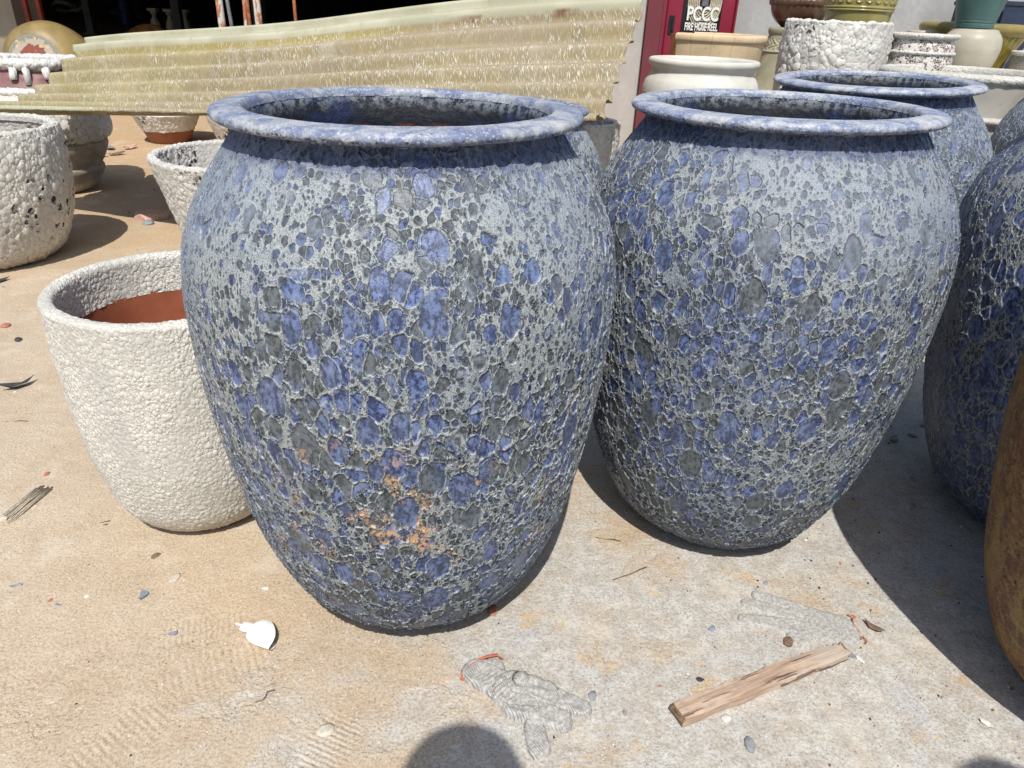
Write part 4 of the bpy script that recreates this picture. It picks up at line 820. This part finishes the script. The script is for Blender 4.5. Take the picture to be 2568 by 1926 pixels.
for lb, x, y, s, c_ in (('curled blue glaze chip on the sand below the beaded pot', -.785, 1.164, .014, 'blue'), ('light blue glaze crumb on the left sand', -.953, 1.126, .006, 'blue'),
                        ('blue-grey chip at the far left of the front sand', -1.071, 1.177, .009, 'grey'), ('upright violet-blue sliver left of the bottle top', -.675, 1.062, .008, 'blue'),
                        ('silvery blue flake beside the splintered plank end', .724, 1.087, .012, 'blue'), ('second pale flake right of the plank end', .748, 1.072, .009, 'white'),
                        ('curled dark chip right of the flattened glove', .813, 1.161, .015, 'brown'), ('bent black shard on the sand left of the beaded pot', -1.622, 2.055, .034, 'dark'),
                        ('pale shard on the sand before the bottle top', -.53, 1.20, .008, 'white'), ('white flake in the foreground shade edge', .93, .93, .010, 'white'),
                        ('grey shard in the shade right of the second blue jar', 1.223, 1.971, .022, 'grey'), ('flat dark scale in the shade beside the deep blue jar', 1.271, 1.556, .018, 'grey'),
                        ('dark shard at the left edge below the big white pot', -2.31, 3.01, .03, 'dark')):
    shard('glaze_shard' if c_ != 'dark' else 'dark_shard', lb, 'shard', x, y, s, c_, random.uniform(.2, .5), 'glaze chips on the ground')
for i, (x, y) in enumerate(((-3.42, 6.12), (-3.28, 6.18), (-3.36, 5.78), (-3.25, 5.9))):
    shard('dry_leaf', ('crumpled grey scrap under the sheet, left', 'crumpled grey scrap under the sheet, right', 'reddish-brown scrap nearest the shade under the sheet', 'small brown scrap beside the red scrap')[i], 'scrap', x, y, .055, ('grey', 'pink', 'terra', 'brown')[i], .3, 'dry scraps under the sheet', .006).rotation_euler[0] = .05
for i, (x, y, s) in enumerate(((1.375, 2.07, .02), (1.30, 2.0, .016), (1.42, 1.98, .014), (1.18, 1.75, .012), (1.12, 1.62, .010))):
    shard('glaze_flake', ('largest', 'second', 'third', 'fourth', 'smallest')[i]+' dark flake on the shaded concrete between the blue jars', 'flake', x, y, s, 'grey', .25, 'flakes in the shade')
twm = plain('dry_twig', (.16, .11, .07), .9, .3, 60, .001)
for k, (x, y, a, l, lb) in enumerate(((-1.0, 1.40, .3, .020, 'short dark twig by the left foot of the beaded pot'), (.30, 1.30, .5, .05, 'thin bent twig on the concrete between the two front jars'), (.26, 1.42, -.2, .03, 'small dark twig at the right foot of the sand-stained jar'),
                                     (-.44, .92, .9, .018, 'tiny straw on the sand left of the head shadow'), (-1.50, 1.85, .1, .03, 'dry grey straw at left between shard and slivers'))):
    pts = [(x+math.cos(a)*l*t_+.004*math.sin(t_*4+k), y+math.sin(a)*l*t_, .002+.003*math.sin(t_*3)) for t_ in (-1, -.5, 0, .5, 1)]
    tag(tube('twig', pts, .0011, twm, None, 5), lb, 'twig', 'dry twigs on the ground')
# grit: uncountable
def grit():
    V = []; F = []; MI = []; names = ['pale', 'dark', 'grey', 'terra', 'blue', 'white', 'brown']; wts = np.array([.30, .17, .18, .09, .07, .12, .07])
    tet = [(0, 1, 2), (0, 3, 1), (1, 3, 2), (2, 3, 0)]
    for k in range(21000):
        if k < 15500: x = rng.uniform(-1.7, 1.6); y = rng.uniform(.72, 2.1)
        else: x = rng.uniform(-4, 2.2); y = rng.uniform(2.0, 7.5)
        s = .0009+.0011*rng.exponential()*(1.0 if k < 15500 else 1.9); s = min(s, (.005 if k < 15500 else .012))
        if x > .75 and y < 2.2 and rng.random() < .35: s *= 1.3
        b = len(V)
        for i in range(4):
            a = rng.uniform(0, 6.28) if i == 3 else i*2.09+rng.uniform(-.5, .5); q = s*(1.2 if i < 3 else .3)
            V.append((x+q*math.cos(a), y+q*math.sin(a), GZ+(-.0015 if i < 3 else s*rng.uniform(.6, 1.3))))
        F += [tuple(b+i for i in f) for f in tet]; m = int(rng.choice(7, p=wts)); MI += [m]*4
    me = mesh('grit', V, F, False); o = link('grit', me, [chipm[n_] for n_ in names]); me.polygons.foreach_set('material_index', MI); tag(o, 'fine stone grit and glaze crumbs strewn over the ground', kind='stuff')
grit()

# ------------------------------------------------------------------ the people whose shadows fall into the picture
skin = plain('skin', (.45, .26, .17), .5, .1, 20, .0005); shirt = plain('grey_shirt', (.2, .22, .26), .9, .15, 20, .001)
def person(x, y, label, phone):
    j = {'pelvis': (0, 0, .92, .14, .11), 'waist': (0, 0, 1.06, .13, .10), 'chest': (0, .01, 1.26, .155, .11), 'neckb': (0, 0, 1.41, .07, .06), 'neck': (0, .02, 1.46, .052, .052), 'head': (0, .03, 1.555, .078, .092), 'crown': (0, .02, 1.615, .062, .078)}
    E = [('pelvis', 'waist'), ('waist', 'chest'), ('chest', 'neckb'), ('neckb', 'neck'), ('neck', 'head'), ('head', 'crown')]
    for s, n in ((-1, 'l'), (1, 'r')):
        hand = (s*.07+.055, .135, 1.12) if phone else (s*.27, .06, .80); elb = (s*.26, -.03, 1.08) if phone else (s*.25, -.02, 1.10)
        j.update({'sh'+n: (s*.17, 0, 1.37, .06, .055), 'el'+n: (*elb, .042, .042), 'wr'+n: (*hand, .028, .026), 'hp'+n: (s*.09, 0, .86, .095, .09), 'kn'+n: (s*.10, .02, .48, .06, .06), 'an'+n: (s*.10, -.01, .09, .040, .042), 'to'+n: (s*.11, .15, .045, .042, .03)})
        E += [('chest', 'sh'+n), ('sh'+n, 'el'+n), ('el'+n, 'wr'+n), ('pelvis', 'hp'+n), ('hp'+n, 'kn'+n), ('kn'+n, 'an'+n), ('an'+n, 'to'+n)]
        h = Vector(hand)
        for f in range(4):
            d = (Vector((-s*.3, .25, .85)) if phone else Vector((0, .1, -1))).normalized(); o_ = Vector((s*.0, (f-1.5)*.018, 0))
            j[f'k{f}{n}'] = (*(h+d*.05+o_), .011, .011); j[f'm{f}{n}'] = (*(h+d*.08+o_*1.2), .0095, .0095); j[f't{f}{n}'] = (*(h+d*(.10+.01*(f in (1, 2)))+o_*1.3), .008, .008)
            E += [('wr'+n, f'k{f}{n}'), (f'k{f}{n}', f'm{f}{n}'), (f'm{f}{n}', f't{f}{n}')]
        j['th'+n] = (*(h+Vector((-s*.03, .035, .03))), .011, .011); E.append(('wr'+n, 'th'+n))
    ks = list(j); me = bpy.data.meshes.new('body'); me.from_pydata([j[k][:3] for k in ks], [(ks.index(a), ks.index(b)) for a, b in E], [])
    t = thing('person', label, 'person', (x, y, 0)); b = link('body', me, skin, t)
    m = b.modifiers.new('skin', 'SKIN'); sv = me.skin_vertices
    if not sv: bpy.context.view_layer.update()
    for i, k in enumerate(ks): me.skin_vertices[0].data[i].radius = j[k][3:]
    me.skin_vertices[0].data[0].use_root = True
    s_ = b.modifiers.new('sub', 'SUBSURF'); s_.levels = s_.render_levels = 2
    lathe('hair', [(.096, 1.545), (.110, 1.60), (.10, 1.655), (.06, 1.69), (.02, 1.703), (0, 1.704)], 40, 24, black, t, loc=(0, .005, 0))
    o_s = lathe('shirt', [(.175, .88), (.165, 1.0), (.175, 1.15), (.19, 1.28), (.175, 1.38), (.09, 1.43), (.07, 1.44)], 40, 30, shirt, t); o_s.scale = (1, .72, 1)
    return t
person(-.055, -.338, 'photographer standing just out of frame whose head shadow falls at the bottom centre', True)
person(.89, -.362, 'bystander out of frame whose head shadow touches the bottom right corner', False)
